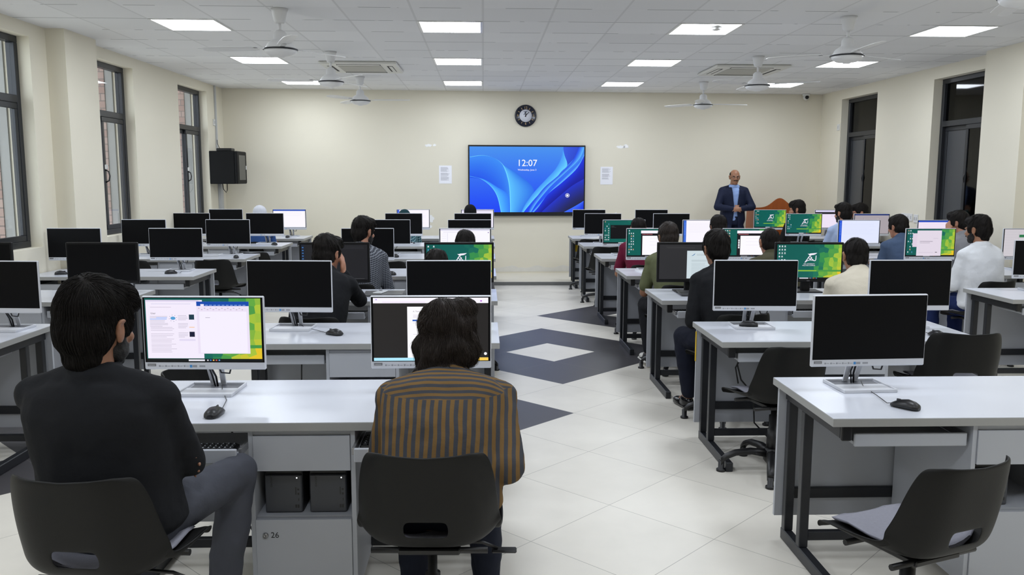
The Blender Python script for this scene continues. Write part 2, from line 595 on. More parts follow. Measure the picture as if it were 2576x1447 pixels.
# ------------------------------------------------------------------ ceiling fittings
M_LED = mat('led_diffuser', (240, 242, 245), 0.5, emit=(238, 245, 255), estr=PANEL_POWER)
COLX = {'left': -2.7, 'centre_left': -0.3, 'centre_right': 2.1, 'right': 4.5}
root = None
for cn, x in COLX.items():
    for k in range(-3, 3):
        y = 8.215 + 2.4 * k
        cname = cn.replace('_', ' ')
        row = {2: 'row nearest the front wall', 1: 'second row from the front wall', 0: 'third row from the front wall', -1: 'row just above the picture edge',
               -2: 'row overhead of the nearest desks', -3: 'row above the camera', -4: 'row behind the camera'}[k]
        lab = 'square white LED ceiling panel, %s column, %s' % (cname, row)
        if root is None:
            root = thing('ceiling_light', lab, 'ceiling light', (x, y, CEIL), 0, 'LED panels in the ceiling')
            f = MB()
            for q in ((-0.298, 0.298, -0.298, -0.276), (-0.298, 0.298, 0.276, 0.298), (-0.298, -0.276, -0.276, 0.276), (0.276, 0.298, -0.276, 0.276)):
                f.box(*q, -0.006, 0.0)
            f.build('frame', M_WHITE, root)
            q = MB()
            q.quad([(-0.276, -0.276, -0.004), (-0.276, 0.276, -0.004), (0.276, 0.276, -0.004), (0.276, -0.276, -0.004)])
            q.build('diffuser', M_LED, root, flat=True)
        else:
            dup(root, (x, y, CEIL), 0, lab)

def make_fan(label, x, y, ang):
    t = thing('ceiling_fan', label, 'ceiling fan', (x, y, CEIL), 0, 'ceiling fans')
    MB().lathe([(0.001, 0), (0.072, -0.001), (0.062, -0.03), (0.048, -0.10), (0.036, -0.12), (0.001, -0.121)]).build('canopy', M_FANW, t)
    MB().tube([(0, 0, -0.11), (0, 0, -0.20)], 0.013, 12).build('downrod', M_FANW, t)
    MB().lathe([(0.001, -0.175), (0.03, -0.178), (0.052, -0.20), (0.056, -0.25), (0.075, -0.262), (0.105, -0.285), (0.112, -0.295), (0.118, -0.312), (0.138, -0.33), (0.001, -0.332)], 32).build('motor_housing', M_FANW, t)
    MB().lathe([(0.001, -0.329), (0.144, -0.330), (0.146, -0.337), (0.142, -0.342), (0.001, -0.343)], 32).build('trim_ring', M_RING, t)
    MB().lathe([(0.001, -0.341), (0.139, -0.342), (0.125, -0.365), (0.09, -0.385), (0.035, -0.393), (0.03, -0.40), (0.001, -0.401)], 32).build('lower_cover', M_FANW, t)
    for k in range(3):
        M = Matrix.Rotation(ang + 2 * PI * k / 3, 4, 'Z')
        a = MB()
        a.box(0.10, 0.24, -0.022, 0.022, -0.326, -0.321, 0.001, M=M)
        br = a.build('blade_arm', M_FANW, t)
        rows = []
        for r_, w in ((0.20, 0.045), (0.26, 0.058), (0.45, 0.062), (0.62, 0.058), (0.675, 0.048), (0.70, 0.02)):
            tw = 0.16
            rows.append([M @ Vector((r_, s_ * w, -0.318 + s_ * w * tw + dz)) for s_, dz in ((-1, 0), (0, 0.004), (1, 0), (1, -0.004), (0, 0.0), (-1, -0.004))])
        MB().rings(rows, smooth=False).build('blade', M_FANW, t)
    return t
M_FANW = mat('fan_white', (228, 228, 228), 0.35)
M_RING = mat('fan_dark_ring', (28, 30, 36), 0.35)
for lab, x, y, a in (('white ceiling fan left of centre, nearest of the left three', -1.71, 7.414, RAD(50)),
                     ('white ceiling fan in front of the left ceiling cassette', -1.72, 9.87, RAD(65)),
                     ('white ceiling fan left of the clock, close to front wall', -1.735, 12.275, RAD(0)),
                     ('white ceiling fan on the right nearest the camera in full view', 3.2, 7.54, RAD(28)),
                     ('white ceiling fan in front of the right ceiling cassette', 3.2, 10.0, RAD(90)),
                     ('white ceiling fan near front wall above the standing man', 3.25, 12.65, RAD(10)),
                     ('white ceiling fan cut off by the top right picture edge', 3.2, 5.08, RAD(190))):
    make_fan(lab, x, y, a)

def cassette(label, x, y):
    t = thing('ceiling_air_conditioner', label, 'air conditioner', (x, y, CEIL), 0, 'ceiling cassettes')
    m = MB()
    m.box(-0.475, 0.475, -0.475, 0.475, -0.035, -0.001, 0.012)
    m.build('fascia', mat('cassette_white', (214, 213, 206), 0.45), t)
    MB().box(-0.27, 0.27, -0.27, 0.27, -0.042, -0.030, 0.004).build('intake_grille', mat('cassette_grille', (176, 174, 164), 0.6), t)
    for k in range(4):
        M = Matrix.Rotation(k * PI / 2, 4, 'Z')
        v = MB().box(-0.27, 0.27, -0.405, -0.335, -0.0375, -0.03, 0, M=M).build('air_slot', mat('slot_black', (52, 52, 50), 0.8), t)
        MB().box(-0.26, 0.26, -0.400, -0.358, -0.041, -0.0376, 0.001, M=M).build('louvre', mat('cassette_white', (214, 213, 206), 0.45), v)
cassette('white ceiling cassette air conditioner behind the left fans', -1.53, 11.1)
cassette('white ceiling cassette air conditioner behind the right fans', 3.37, 11.15)
t = thing('smoke_detector', 'round white smoke detector beside a right-hand LED panel', 'smoke detector', (2.155, 8.0, CEIL))
MB().lathe([(0.001, 0), (0.058, -0.001), (0.056, -0.02), (0.048, -0.024), (0.001, -0.0245)]).build('base', M_WHITE, t)
MB().lathe([(0.001, -0.024), (0.046, -0.025), (0.040, -0.045), (0.02, -0.05), (0.001, -0.0505)]).build('sensing_cap', M_WHITE, t)
# ================================================================== ON THE FRONT WALL AND CORNERS
M_BLK = mat('black_plastic', (20, 20, 22), 0.4)
M_GLOSSBLK = mat('dark_glass_screen', (7, 7, 9), 0.5, spec=0.12)
def colour_glow():
    m = bpy.data.materials.new('wallpaper_light')
    m.use_nodes = True
    nt = m.node_tree
    b = nt.nodes['Principled BSDF']
    at = nt.nodes.new('ShaderNodeVertexColor')
    at.layer_name = 'pix'
    b.inputs['Base Color'].default_value = (0.004, 0.004, 0.005, 1)
    b.inputs['Roughness'].default_value = 0.4
    b.inputs['Specular IOR Level'].default_value = 0.2
    nt.links.new(at.outputs[0], b.inputs['Emission Color'])
    b.inputs['Emission Strength'].default_value = 1.0
    return m
M_PIX = colour_glow()
def spline(pts, n):
    """smooth polyline through pts, n samples"""
    P = [Vector((p[0], p[1])) for p in pts]
    out = []
    for i in range(n):
        t = i / (n - 1) * (len(P) - 1)
        k = min(int(t), len(P) - 2)
        f = t - k
        p0, p1, p2, p3 = P[max(k - 1, 0)], P[k], P[k + 1], P[min(k + 2, len(P) - 1)]
        out.append(0.5 * ((2 * p1) + (p2 - p0) * f + (2 * p0 - 5 * p1 + 4 * p2 - p3) * f * f + (3 * p1 - p0 - 3 * p2 + p3) * f ** 3))
    return out
tv = thing('television', 'large wall-mounted screen with blue ribbon wallpaper showing 12:07', 'television', on_wall(0.7225, 1.018), W_ANG)
TW, TH = 1.95, 1.165
m = MB()
m.box(-TW / 2, TW / 2, -0.075, -0.005, 0, TH, 0.006)
m.build('casing', mat('tv_black', (14, 14, 16), 0.35), tv)
MB().box(-0.5, 0.5, -0.006, 0.0, 0.2, 0.95).build('wall_bracket', M_BLACKMET, tv)
def tv_xy(p):      # 0..1230, 0..697 (down) -> metres
    x = min(max(p[0], 0), 1230)
    y = min(max(p[1], 0), 697)
    return (-TW / 2 + 0.022 + x / 1230 * (TW - 0.044), 0.062 + (697 - y) / 697 * (TH - 0.062 - 0.026))
m = MB()
cl = m.bm.loops.layers.float_color.new('pix')
def strip(A, B, ca, cb, y, n=28, c2=None):
    a, b = spline(A, n), spline(B, n)
    for i in range(n - 1):
        for j in range(6):
            q = []
            for ii, jj in ((i, j), (i, j + 1), (i + 1, j + 1), (i + 1, j)):
                f = jj / 6
                p = a[ii] * (1 - f) + b[ii] * f
                c = [ca[k] * (1 - f) + cb[k] * f for k in range(3)]
                if c2:
                    g = ii / (n - 1)
                    c = [c[k] * (1 - g) + c2[k] * g for k in range(3)]
                x, z = tv_xy(p)
                q.append(((x, y, z), rgb(*c)))
            try:
                fc = m.bm.faces.new([m.bm.verts.new(v) for v, c in q])
            except ValueError:
                continue
            for l, (v, c) in zip(fc.loops, q):
                l[cl] = (*c, 1)
def edge(A, c, y, w=5):
    strip(A, [(p[0] + w, p[1] + w * 0.4) for p in A], c, c, y)
Y0 = -0.0755
strip([(0, 0), (1230, 0)], [(0, 697), (1230, 697)], (70, 145, 238), (24, 66, 245), Y0)
strip([(0, 110), (140, 92), (262, 122), (352, 190), (400, 300), (428, 450), (435, 697)], [(0, 330), (120, 345), (225, 420), (290, 520), (330, 600), (345, 660), (350, 697)], (58, 140, 245), (30, 85, 235), Y0 - .0004)
strip([(352, 190), (395, 300), (425, 450), (435, 697)], [(356, 190), (520, 290), (690, 470), (560, 697)], (92, 196, 255), (42, 112, 235), Y0 - .0008)
strip([(0, 312), (115, 340), (225, 420), (295, 530), (335, 697)], [(0, 316), (150, 345), (290, 425), (415, 515), (436, 697)], (82, 190, 255), (46, 124, 250), Y0 - .0012)
edge([(0, 110), (140, 92), (262, 122), (352, 190), (400, 300), (428, 450), (435, 697)], (120, 222, 255), Y0 - .0016, 6)
edge([(0, 312), (115, 340), (225, 420), (295, 530), (335, 697)], (120, 222, 255), Y0 - .0016, 6)
strip([(1005, 0), (1000, 60), (1045, 190)], [(1175, 0), (1120, 120), (1045, 195)], (52, 92, 225), (40, 70, 205), Y0 - .0016)
strip([(1003, 0), (985, 110), (925, 230), (825, 340), (695, 480), (600, 610), (555, 697)], [(1006, 70), (1048, 190), (985, 260), (900, 365), (730, 520), (625, 640), (580, 697)], (66, 150, 248), (104, 212, 255), Y0 - .002)
strip([(1175, 0), (1095, 160), (945, 310), (795, 440), (660, 620), (625, 697)], [(1232, 0), (1175, 130), (1010, 290), (860, 430), (720, 600), (660, 697)], (30, 70, 232), (96, 190, 255), Y0 - .0024)
strip([(1230, 10), (1215, 110), (1050, 290), (900, 440), (735, 620), (665, 697)], [(1230, 90), (1150, 230), (990, 380), (845, 500), (740, 640), (690, 697)], (38, 96, 245), (110, 200, 255), Y0 - .0028)
strip([(1230, 90), (1150, 230), (990, 380), (845, 500), (740, 640), (690, 697)], [(1230, 340), (1100, 415), (960, 530), (845, 630), (790, 680), (775, 697)], (22, 52, 226), (16, 22, 150), Y0 - .0032)
strip([(1230, 340), (1100, 415), (960, 530), (845, 630), (790, 680), (775, 697)], [(1230, 580), (1140, 630), (1080, 665), (1060, 680), (1040, 690), (1015, 697)], (30, 50, 200), (30, 30, 66), Y0 - .0036)
strip([(1230, 575), (1140, 630), (1015, 697)], [(1230, 600), (1230, 650), (1230, 697)], (62, 110, 255), (20, 50, 215), Y0 - .004)
m.build('display', M_PIX, tv, flat=True)
m = MB()
x, z = tv_xy((615, 175))
m.text('12:07', x, z, 0.152, Y0 - .006)
m.build('time_lettering', glow((255, 255, 255)), tv, flat=True)
m = MB()
x, z = tv_xy((615, 245))
m.text('Wednesday, June 3', x, z, 0.040, Y0 - .006)
m.build('date_lettering', glow((255, 255, 255)), tv, flat=True)
m = MB()
x, z = tv_xy((1052, 517))
for r0, r1 in ((0.034, 0.028), (0.018, 0.0)):
    n = 24
    for k in range(n):
        a0, a1 = 2 * PI * k / n, 2 * PI * (k + 1) / n
        pts = [(x + r0 * math.cos(a0), Y0 - .006, z + r0 * math.sin(a0)), (x + r0 * math.cos(a1), Y0 - .006, z + r0 * math.sin(a1)), (x + r1 * math.cos(a1), Y0 - .006, z + r1 * math.sin(a1))]
        if r1:
            pts.append((x + r1 * math.cos(a0), Y0 - .006, z + r1 * math.sin(a0)))
        m.quad(pts)
m.build('round_icon', glow((255, 255, 255)), tv, flat=True)

ck = thing('wall_clock', 'round navy wall clock with white centre above the television', 'clock', on_wall(0.70, 2.663), W_ANG)
MX = Matrix.Rotation(PI / 2, 4, 'X')
MB().lathe([(0.001, 0), (0.178, 0.0), (0.180, 0.02), (0.172, 0.034), (0.160, 0.034), (0.155, 0.026), (0.001, 0.025)], 48, MX).build('case', mat('clock_navy', (18, 24, 44), 0.25), ck)
MB().lathe([(0.001, 0.025), (0.102, 0.0252), (0.102, 0.0275), (0.001, 0.0276)], 40, MX).build('dial_centre', mat('clock_white', (226, 228, 238), 0.4), ck)
m = MB()
for k in range(12):
    if k % 3:
        m.box(-0.004, 0.004, -0.0275, -0.0255, 0.112, 0.145, M=Matrix.Rotation(k * PI / 6, 4, 'Y'))
for s_, x, z in (('12', 0, 0.128), ('3', 0.130, 0), ('6', 0, -0.128), ('9', -0.130, 0)):
    m.text(s_, x, z, 0.055, -0.0276)
m.build('numerals', mat('clock_gold', (206, 176, 128), 0.35, metal=0.3), ck)
m = MB()
m.prism([(-0.05, 0.078), (-0.02, 0.068), (-0.004, 0.072), (0.04, 0.082), (0.02, 0.066), (0.0, 0.058), (0.018, 0.012), (0.006, 0.012), (-0.006, 0.046), (-0.024, 0.012), (-0.036, 0.012), (-0.012, 0.056)], -0.0285, -0.0277)
m.build('emblem', mat('clock_emblem_grey', (70, 78, 100), 0.5), ck)
for nm, L, w, a in (('hour_hand', 0.055, 0.007, 2), ('minute_hand', 0.085, 0.005, 42)):
    MB().box(-w, w, -0.031, -0.029, -0.02, L, M=Matrix.Rotation(RAD(a), 4, 'Y')).build(nm, M_BLK, ck)

M_PAPER = mat('notice_paper', (248, 248, 254), 0.7)
M_INK = mat('grey_print', (132, 132, 142), 0.8)
for lab, x, z, seed, rows in (('white printed notice on the wall left of the television', -0.625, 1.698, 3, 13), ('white printed notice on the wall right of the television', 2.07, 1.687, 8, 11)):
    p = thing('notice', lab, 'notice', on_wall(x, z), W_ANG + 0.0, 'printed notices')
    MB().box(-0.105, 0.105, -0.003, -0.001, -0.148, 0.148).build('sheet', M_PAPER, p)
    rnd = random.Random(seed)
    m = MB()
    for k in range(rows * 2):
        zz = 0.118 - k * 0.0085
        if k in (9, 10, 17):
            continue
        m.box(-0.078, 0.02 + rnd.random() * 0.05, -0.0036, -0.003, zz, zz + 0.0026)
    m.build('printing', M_INK, p)

# network cabinet on the left wall by the corner
rk = thing('network_cabinet', 'black wall-mounted network cabinet in the left front corner', 'cabinet', (XL, 13.2, 1.545))
MB().box(0, 0.38, 0, 0.52, 0, 0.50, 0.008).build('body', mat('cabinet_black', (14, 14, 15), 0.6, spec=0.2), rk)
dr = MB().box(0.38, 0.425, 0.0, 0.52, 0.0, 0.50, 0.02, seg=2).build('door', mat('cabinet_black', (14, 14, 15), 0.6), rk)
MB().box(0.424, 0.428, 0.09, 0.43, 0.06, 0.44).build('door_glass', mat('smoked_glass', (44, 47, 47), 0.12), dr)
MB().box(0.424, 0.434, 0.455, 0.475, 0.22, 0.28, 0.002).build('lock', M_WHITE, dr)
bx = thing('network_switch', 'small black box with cable lying on the network cabinet', 'network switch', (XL + 0.09, 13.28, 2.045))
MB().box(0, 0.23, 0, 0.18, 0, 0.045, 0.008).build('body', M_BLK, bx)
MB().tube([(0.02, 0.18, 0.02), (-0.02, 0.22, 0.06), (-0.05, 0.24, 0.12), (-0.055, 0.25, 0.18)], 0.004).build('cable', M_BLK, bx)
M_TRUNK = mat('white_trunking', (196, 198, 200), 0.45)
tr = MB()
tr.box(XL, XL + 0.025, 13.56, 13.60, 2.05, CEIL, 0.003)
tag(tr.build('cable_trunking', M_TRUNK), 'narrow white cable trunking running up above the network cabinet', 'cable trunking')
tr = MB()
tr.box(XL, XL + 0.05, 13.58, 13.70, 0.05, 1.545, 0.004)
tag(tr.build('cable_trunking', M_TRUNK), 'wide white cable trunking below the network cabinet', 'cable trunking')
tag(MB().tube([(XL + 0.10, 13.5, 1.545), (XL + 0.11, 13.5, 1.46), (XL + 0.15, 13.5, 1.41), (XL + 0.17, 13.5, 1.45), (XL + 0.17, 13.5, 1.545)], 0.006).build('cable', M_BLK), 'black cable loop hanging under the network cabinet', 'cable')
def plate(lab, x, y, z, sx, w, h, gang=1):
    p = thing('wall_switch' if gang == 1 else 'wall_socket', lab, 'switch' if gang == 1 else 'socket', (x, y, z))
    MB().box(0, sx * 0.012, -w / 2, w / 2, -h / 2, h / 2, 0.003).build('plate', M_WHITE, p)
    for k in range(gang):
        yy = (k - (gang - 1) / 2) * w / gang
        MB().box(sx * 0.011, sx * 0.016, yy - 0.012, yy + 0.012, -0.02, 0.02, 0.001).build('rocker', mat('switch_grey', (190, 190, 190), 0.4), p)
plate('white switch plate on left wall above the network cabinet', XL, 13.51, 2.49, 1, 0.09, 0.10)
plate('white switch plate on right wall by the far corner', XR, 13.725, 2.47, -1, 0.09, 0.10)
plate('wide white socket plate on right wall beside a window', XR, 11.32, 1.135, -1, 0.30, 0.10, 4)
plate('narrow white socket plate on right wall beside wide plate', XR, 11.08, 1.125, -1, 0.11, 0.11, 2)
cc = thing('security_camera', 'small white dome camera in the right front ceiling corner', 'camera', (5.42, wall_y(5.42) - 0.11, CEIL))
MB().lathe([(0.001, 0), (0.062, -0.001), (0.06, -0.03), (0.05, -0.035), (0.001, -0.036)]).build('base', M_WHITE, cc)
MB().ell((0, 0, -0.06), (0.05, 0.05, 0.05)).build('eyeball', M_WHITE, cc)
MB().lathe([(0.001, 0.036), (0.032, 0.036), (0.030, 0.05), (0.001, 0.051)], 20, Matrix.Translation((0, 0, -0.065)) @ Matrix.Rotation(RAD(-95), 4, 'X') @ Matrix.Rotation(PI, 4, 'X')).build('lens', M_BLK, cc)

# wooden lectern
def wood_material():
    m = bpy.data.materials.new('polished_wood')
    m.use_nodes = True
    nt = m.node_tree
    b = nt.nodes['Principled BSDF']
    tc = nt.nodes.new('ShaderNodeTexCoord')
    mp = nt.nodes.new('ShaderNodeMapping')
    mp.inputs['Scale'].default_value = (14, 14, 1.2)
    nz = nt.nodes.new('ShaderNodeTexNoise')
    nz.inputs['Scale'].default_value = 2.2
    nz.inputs['Detail'].default_value = 6
    rp = nt.nodes.new('ShaderNodeValToRGB')
    rp.color_ramp.elements[0].color = (*rgb(132, 62, 20), 1)
    rp.color_ramp.elements[1].color = (*rgb(176, 92, 34), 1)
    nt.links.new(tc.outputs['Object'], mp.inputs[0])
    nt.links.new(mp.outputs[0], nz.inputs['Vector'])
    nt.links.new(nz.outputs['Fac'], rp.inputs[0])
    nt.links.new(rp.outputs[0], b.inputs['Base Color'])
    b.inputs['Roughness'].default_value = 0.3
    return m
M_WOOD = wood_material()
ld = thing('lectern', 'reddish wooden lectern with a curved top beside the standing man', 'lectern', (4.735, 13.72, 0.05))
top = [(-0.30 + 0.63 * k / 24.0 * 1.0, 0) for k in range(25)]
poly = [(-0.36, 0.0), (0.36, 0.0), (0.315, 1.10)]
for k in range(21):
    x = 0.315 - 0.63 * k / 20
    poly.append((x, 1.125 + 0.155 * math.exp(-((x - 0.10) / 0.16) ** 2) + 0.01 * (k < 2)))
poly.append((-0.315, 1.10))
MB().prism(poly, -0.012, 0.012).build('front_panel', M_WOOD, ld)
for s_ in (-1, 1):
    m = MB()
    m.rings([[(s_ * x, y, z) for x, y in ((w, 0.012), (w, 0.40), (w - 0.02, 0.40), (w - 0.02, 0.012))] for z, w in ((0, 0.355), (1.08, 0.312))], smooth=False)
    m.build('side_panel', M_WOOD, ld)
MB().box(-0.30, 0.30, 0.02, 0.42, 1.0, 1.02, 0.003, M=Matrix.Rotation(RAD(0), 4, 'X')).build('reading_board', M_WOOD, ld)
# ================================================================== DESKS, CHAIRS, SCREENS
def top_material():
    m = mat('white_laminate', (214, 217, 226), 0.24, spec=0.55)
    return m
M_TOP = top_material()
M_EDGE = mat('grey_edge', (160, 160, 158), 0.5)  # tabletop sides, a darker grey than the top face
M_PANEL = mat('light_grey_board', (178, 181, 188), 0.5, var=0.02, vscale=8)
M_FRAME = mat('dark_steel_frame', (36, 38, 43), 0.38, metal=0.2, var=0.12, vscale=12)
M_SLIDE = mat('zinc_runner', (150, 150, 152), 0.35, metal=0.8)
M_INKBLK = mat('marker_ink', (18, 18, 20), 0.6)
DW, DD = 1.52, 0.675
def make_desk(label, loc):
    t = thing('computer_desk', label, 'desk', loc, 0, 'two-seat computer desks')
    m = MB()
    m.box(-DW / 2, DW / 2, -DD / 2, DD / 2, 0.717, 0.749, 0.0015, 1)
    m.box(-DW / 2 + .001, DW / 2 - .001, -DD / 2 + .001, DD / 2 - .001, 0.7492, 0.7502, 0.0, 0)
    m.build('tabletop', [M_TOP, M_EDGE], t)
    for s_ in (-1, 1):
        a, b = sorted((s_ * 0.715, s_ * 0.675))
        m = MB()
        m.box(a, b, -0.30, 0.29, 0.66, 0.716, 0.003)
        m.build('top_rail', M_FRAME, t)
        MB().box(a, b, -0.345, 0.285, 0.0, 0.055, 0.004).build('foot_rail', M_FRAME, t)
        for y in (0.255, 0.075):
            MB().box(a, b, y - 0.02, y + 0.02, 0.055, 0.66, 0.003).build('leg', M_FRAME, t)
        MB().box(min(a, b), max(a, b), -0.318, -0.30, 0.655, 0.716, 0.004).build('rail_cap', M_BLK, t)
    MB().box(-0.74, 0.74, 0.305, 0.323, 0.10, 0.716, 0.001).build('modesty_panel', M_PANEL, t)
    MB().box(-0.675, 0.675, 0.284, 0.304, 0.19, 0.24, 0.002).build('panel_brace', M_FRAME, t)
    for s_ in (-1, 1):
        a, b = sorted((s_ * 0.675, s_ * 0.202))
        MB().box(a, b, 0.06, 0.09, 0.085, 0.125, 0.002).build('stretcher', M_FRAME, t)
    # middle cabinet
    c = MB()
    c.box(-0.20, -0.182, -0.315, 0.28, 0.06, 0.716, 0.001)
    c.box(0.182, 0.20, -0.315, 0.28, 0.06, 0.716, 0.001)
    c.box(-0.182, 0.182, -0.31, 0.28, 0.695, 0.716)
    c.box(-0.182, 0.182, -0.295, 0.28, 0.355, 0.372)
    c.box(-0.182, 0.182, -0.295, 0.28, 0.06, 0.078)
    c.box(-0.182, 0.182, 0.262, 0.28, 0.078, 0.695)
    cab = c.build('cabinet', M_PANEL, t)
    MB().box(-0.181, 0.181, -0.322, -0.304, 0.558, 0.694, 0.001).build('drawer_front', M_PANEL, cab)
    dr = MB().box(-0.181, 0.181, -0.322, -0.304, 0.066, 0.366, 0.001).build('cabinet_door', M_PANEL, cab)
    MB().lathe([(0.001, 0.322), (0.011, 0.322), (0.010, 0.329), (0.004, 0.3295), (0.001, 0.328)], 16, Matrix.Translation((-0.145, 0, 0.305)) @ Matrix.Rotation(PI / 2, 4, 'X')).build('lock', M_SLIDE, cab)
    return t
def add_tray(desk, side, pull):
    """keyboard tray under one seat place; pull = how far it is drawn out"""
    a, b = sorted((side * 0.655, side * 0.212))
    m = MB()
    m.box(a, b, -0.285 - pull, 0.02 - pull, 0.632, 0.644)
    m.box(a, b, -0.300 - pull, -0.285 - pull, 0.626, 0.678, 0.003)
    tr = m.build('keyboard_tray', M_PANEL, desk)
    for x in (a - 0.006, b + 0.006):
        MB().box(x - 0.006, x + 0.006, -0.27 - pull, 0.05, 0.645, 0.672, 0.001).build('runner', M_SLIDE, tr)

# ---- chair
M_SHELL = mat('black_moulded_plastic', (21, 21, 20), 0.5, bump=0.06, bscale=320, spec=0.22)
M_SEATPAD = mat('grey_seat_fabric', (138, 138, 148), 0.95, bump=0.3, bscale=240, var=0.1, vscale=90)
def make_chair(label, loc, rz, group, lift=0.0):
    t = thing('swivel_chair', label, 'chair', loc, rz, group)
    # profile of the shell from front lip to back top: y, z, half width, edge rise, edge forward
    P = [(0.235, 0.400, 0.205, 0.030, -0.03), (0.225, 0.428, 0.225, 0.032, -0.02), (0.15, 0.436, 0.238, 0.040, 0.0), (0.04, 0.430, 0.243, 0.055, 0.0), (-0.07, 0.425, 0.243, 0.075, 0.01),
         (-0.145, 0.430, 0.240, 0.085, 0.045), (-0.185, 0.450, 0.236, 0.080, 0.085), (-0.208, 0.490, 0.233, 0.045, 0.115), (-0.222, 0.542, 0.230, 0.015, 0.115), (-0.234, 0.602, 0.226, 0.0, 0.105),
         (-0.246, 0.664, 0.219, 0.0, 0.096), (-0.257, 0.722, 0.209, 0.003, 0.088), (-0.265, 0.761, 0.194, 0.005, 0.080), (-0.268, 0.774, 0.175, 0.004, 0.072)]
    NU = 20
    bm = bmesh.new()
    top, bot = [], []
    for j, (y, z, w, er, ef) in enumerate(P):
        ra, rb = [], []
        for i in range(NU + 1):
            u = -1 + 2 * i / NU
            e = abs(u) ** 4.2
            x = u * w
            yy, zz = y + ef * e, z + er * e
            if j >= 11:
                zz += -0.012 * (1 - abs(u)) + 0.004
                if abs(u) > 0.8:
                    zz -= 0.012 * (abs(u) - 0.8) / 0.2
            ra.append(Vector((x, yy, zz)))
        top.append(ra)
    def nrm(j, i):
        a = top[min(j + 1, len(P) - 1)][i] - top[max(j - 1, 0)][i]
        b = top[j][min(i + 1, NU)] - top[j][max(i - 1, 0)]
        return b.cross(a).normalized()
    va = [[bm.verts.new(top[j][i] + Vector((0, 0, lift))) for i in range(NU + 1)] for j in range(len(P))]
    def rim(j, i):
        q = -nrm(j, i) * (0.010 if i in (0, NU) or j in (0, len(P) - 1) else 0.006)
        if i in (0, NU):
            q += Vector((0, 0, -(0.012, 0.016, 0.022, 0.034, 0.048, 0.052)[j])) if j < 6 else Vector((0, -0.010, -0.034)) if j == 6 else Vector((0, -0.014, -0.010)) if j < 8 else Vector((0, -0.014, 0))
        return q
    vb = [[bm.verts.new(top[j][i] + rim(j, i) + Vector((0, 0, lift))) for i in range(NU + 1)] for j in range(len(P))]
    hole = {(j, i) for j in (7,) for i in range(7, 13)}
    def face(*v):
        f = bm.faces.new(v)
        f.smooth = True
    J = len(P) - 1
    for j in range(J):
        for i in range(NU):
            if (j, i) in hole:
                continue
            face(va[j][i], va[j][i + 1], va[j + 1][i + 1], va[j + 1][i])
            face(vb[j][i], vb[j + 1][i], vb[j + 1][i + 1], vb[j][i + 1])
    for i in range(NU):
        face(va[0][i], vb[0][i], vb[0][i + 1], va[0][i + 1])
        face(va[J][i], va[J][i + 1], vb[J][i + 1], vb[J][i])
    for j in range(J):
        face(va[j][0], va[j + 1][0], vb[j + 1][0], vb[j][0])
        face(va[j][NU], vb[j][NU], vb[j + 1][NU], va[j + 1][NU])
    j = 7
    for i in range(7, 13):
        face(va[j][i], va[j][i + 1], vb[j][i + 1], vb[j][i])
        face(va[j + 1][i], vb[j + 1][i], vb[j + 1][i + 1], va[j + 1][i + 1])
    face(va[j][7], vb[j][7], vb[j + 1][7], va[j + 1][7])
    face(va[j][13], va[j + 1][13], vb[j + 1][13], vb[j][13])
    me = bpy.data.meshes.new('shell')
    bmesh.ops.recalc_face_normals(bm, faces=bm.faces)
    bm.to_mesh(me)
    bm.free()
    me.materials.append(M_SHELL)
    sh = link(me, 'shell', t)
    sub = sh.modifiers.new('smooth_shell', 'SUBSURF')
    sub.levels = 1
    sub.render_levels = 2
    # cushion follows the seat pan
    m = MB()
    rs = []
    for (y, z, w) in ((0.205, 0.438, 0.10), (0.19, 0.442, 0.17), (0.10, 0.444, 0.19), (0.0, 0.440, 0.195), (-0.10, 0.440, 0.185), (-0.14, 0.444, 0.12)):
        rs.append([Vector((w * math.cos(a), y + 0.002 * math.sin(a), z + lift + 0.008 * max(0, math.sin(a)) + (0.035 * abs(math.cos(a)) ** 3 if y < 0.15 else 0.015 * abs(math.cos(a)) ** 3) + (0.004 if math.sin(a) > 0 else -0.004))) for a in [2 * PI * k / 16 for k in range(16)]])
    m.rings(rs)
    m.build('seat_cushion', M_SEATPAD, t)
    m = MB()
    m.box(-0.10, 0.10, -0.12, 0.12, 0.392 + lift, 0.412 + lift, 0.004)
    m.tube([(-0.19, 0.10, 0.405 + lift), (0.19, 0.10, 0.405 + lift)], 0.011)
    m.tube([(-0.19, -0.10, 0.402 + lift), (0.19, -0.10, 0.402 + lift)], 0.011)
    m.build('seat_bracket', M_BLK, t)
    m = MB()
    m.tube([(0.06, 0.0, 0.39 + lift), (0.17, 0.02, 0.375 + lift), (0.22, 0.03, 0.35 + lift)], 0.006)
    m.box(0.20, 0.285, 0.012, 0.048, 0.338 + lift, 0.348 + lift, 0.004, M=None)
    m.build('height_lever', M_BLK, t)
    m = MB()
    m.lathe([(0.001, 0.395 + lift), (0.016, 0.394 + lift), (0.016, 0.33), (0.026, 0.328), (0.026, 0.25), (0.033, 0.248), (0.036, 0.10), (0.001, 0.099)], 20)
    m.build('gas_column', M_BLK, t)
    m = MB()
    m.lathe([(0.001, 0.14), (0.04, 0.139), (0.048, 0.11), (0.05, 0.07), (0.03, 0.045), (0.001, 0.044)], 20)
    m.build('hub', M_BLK, t)
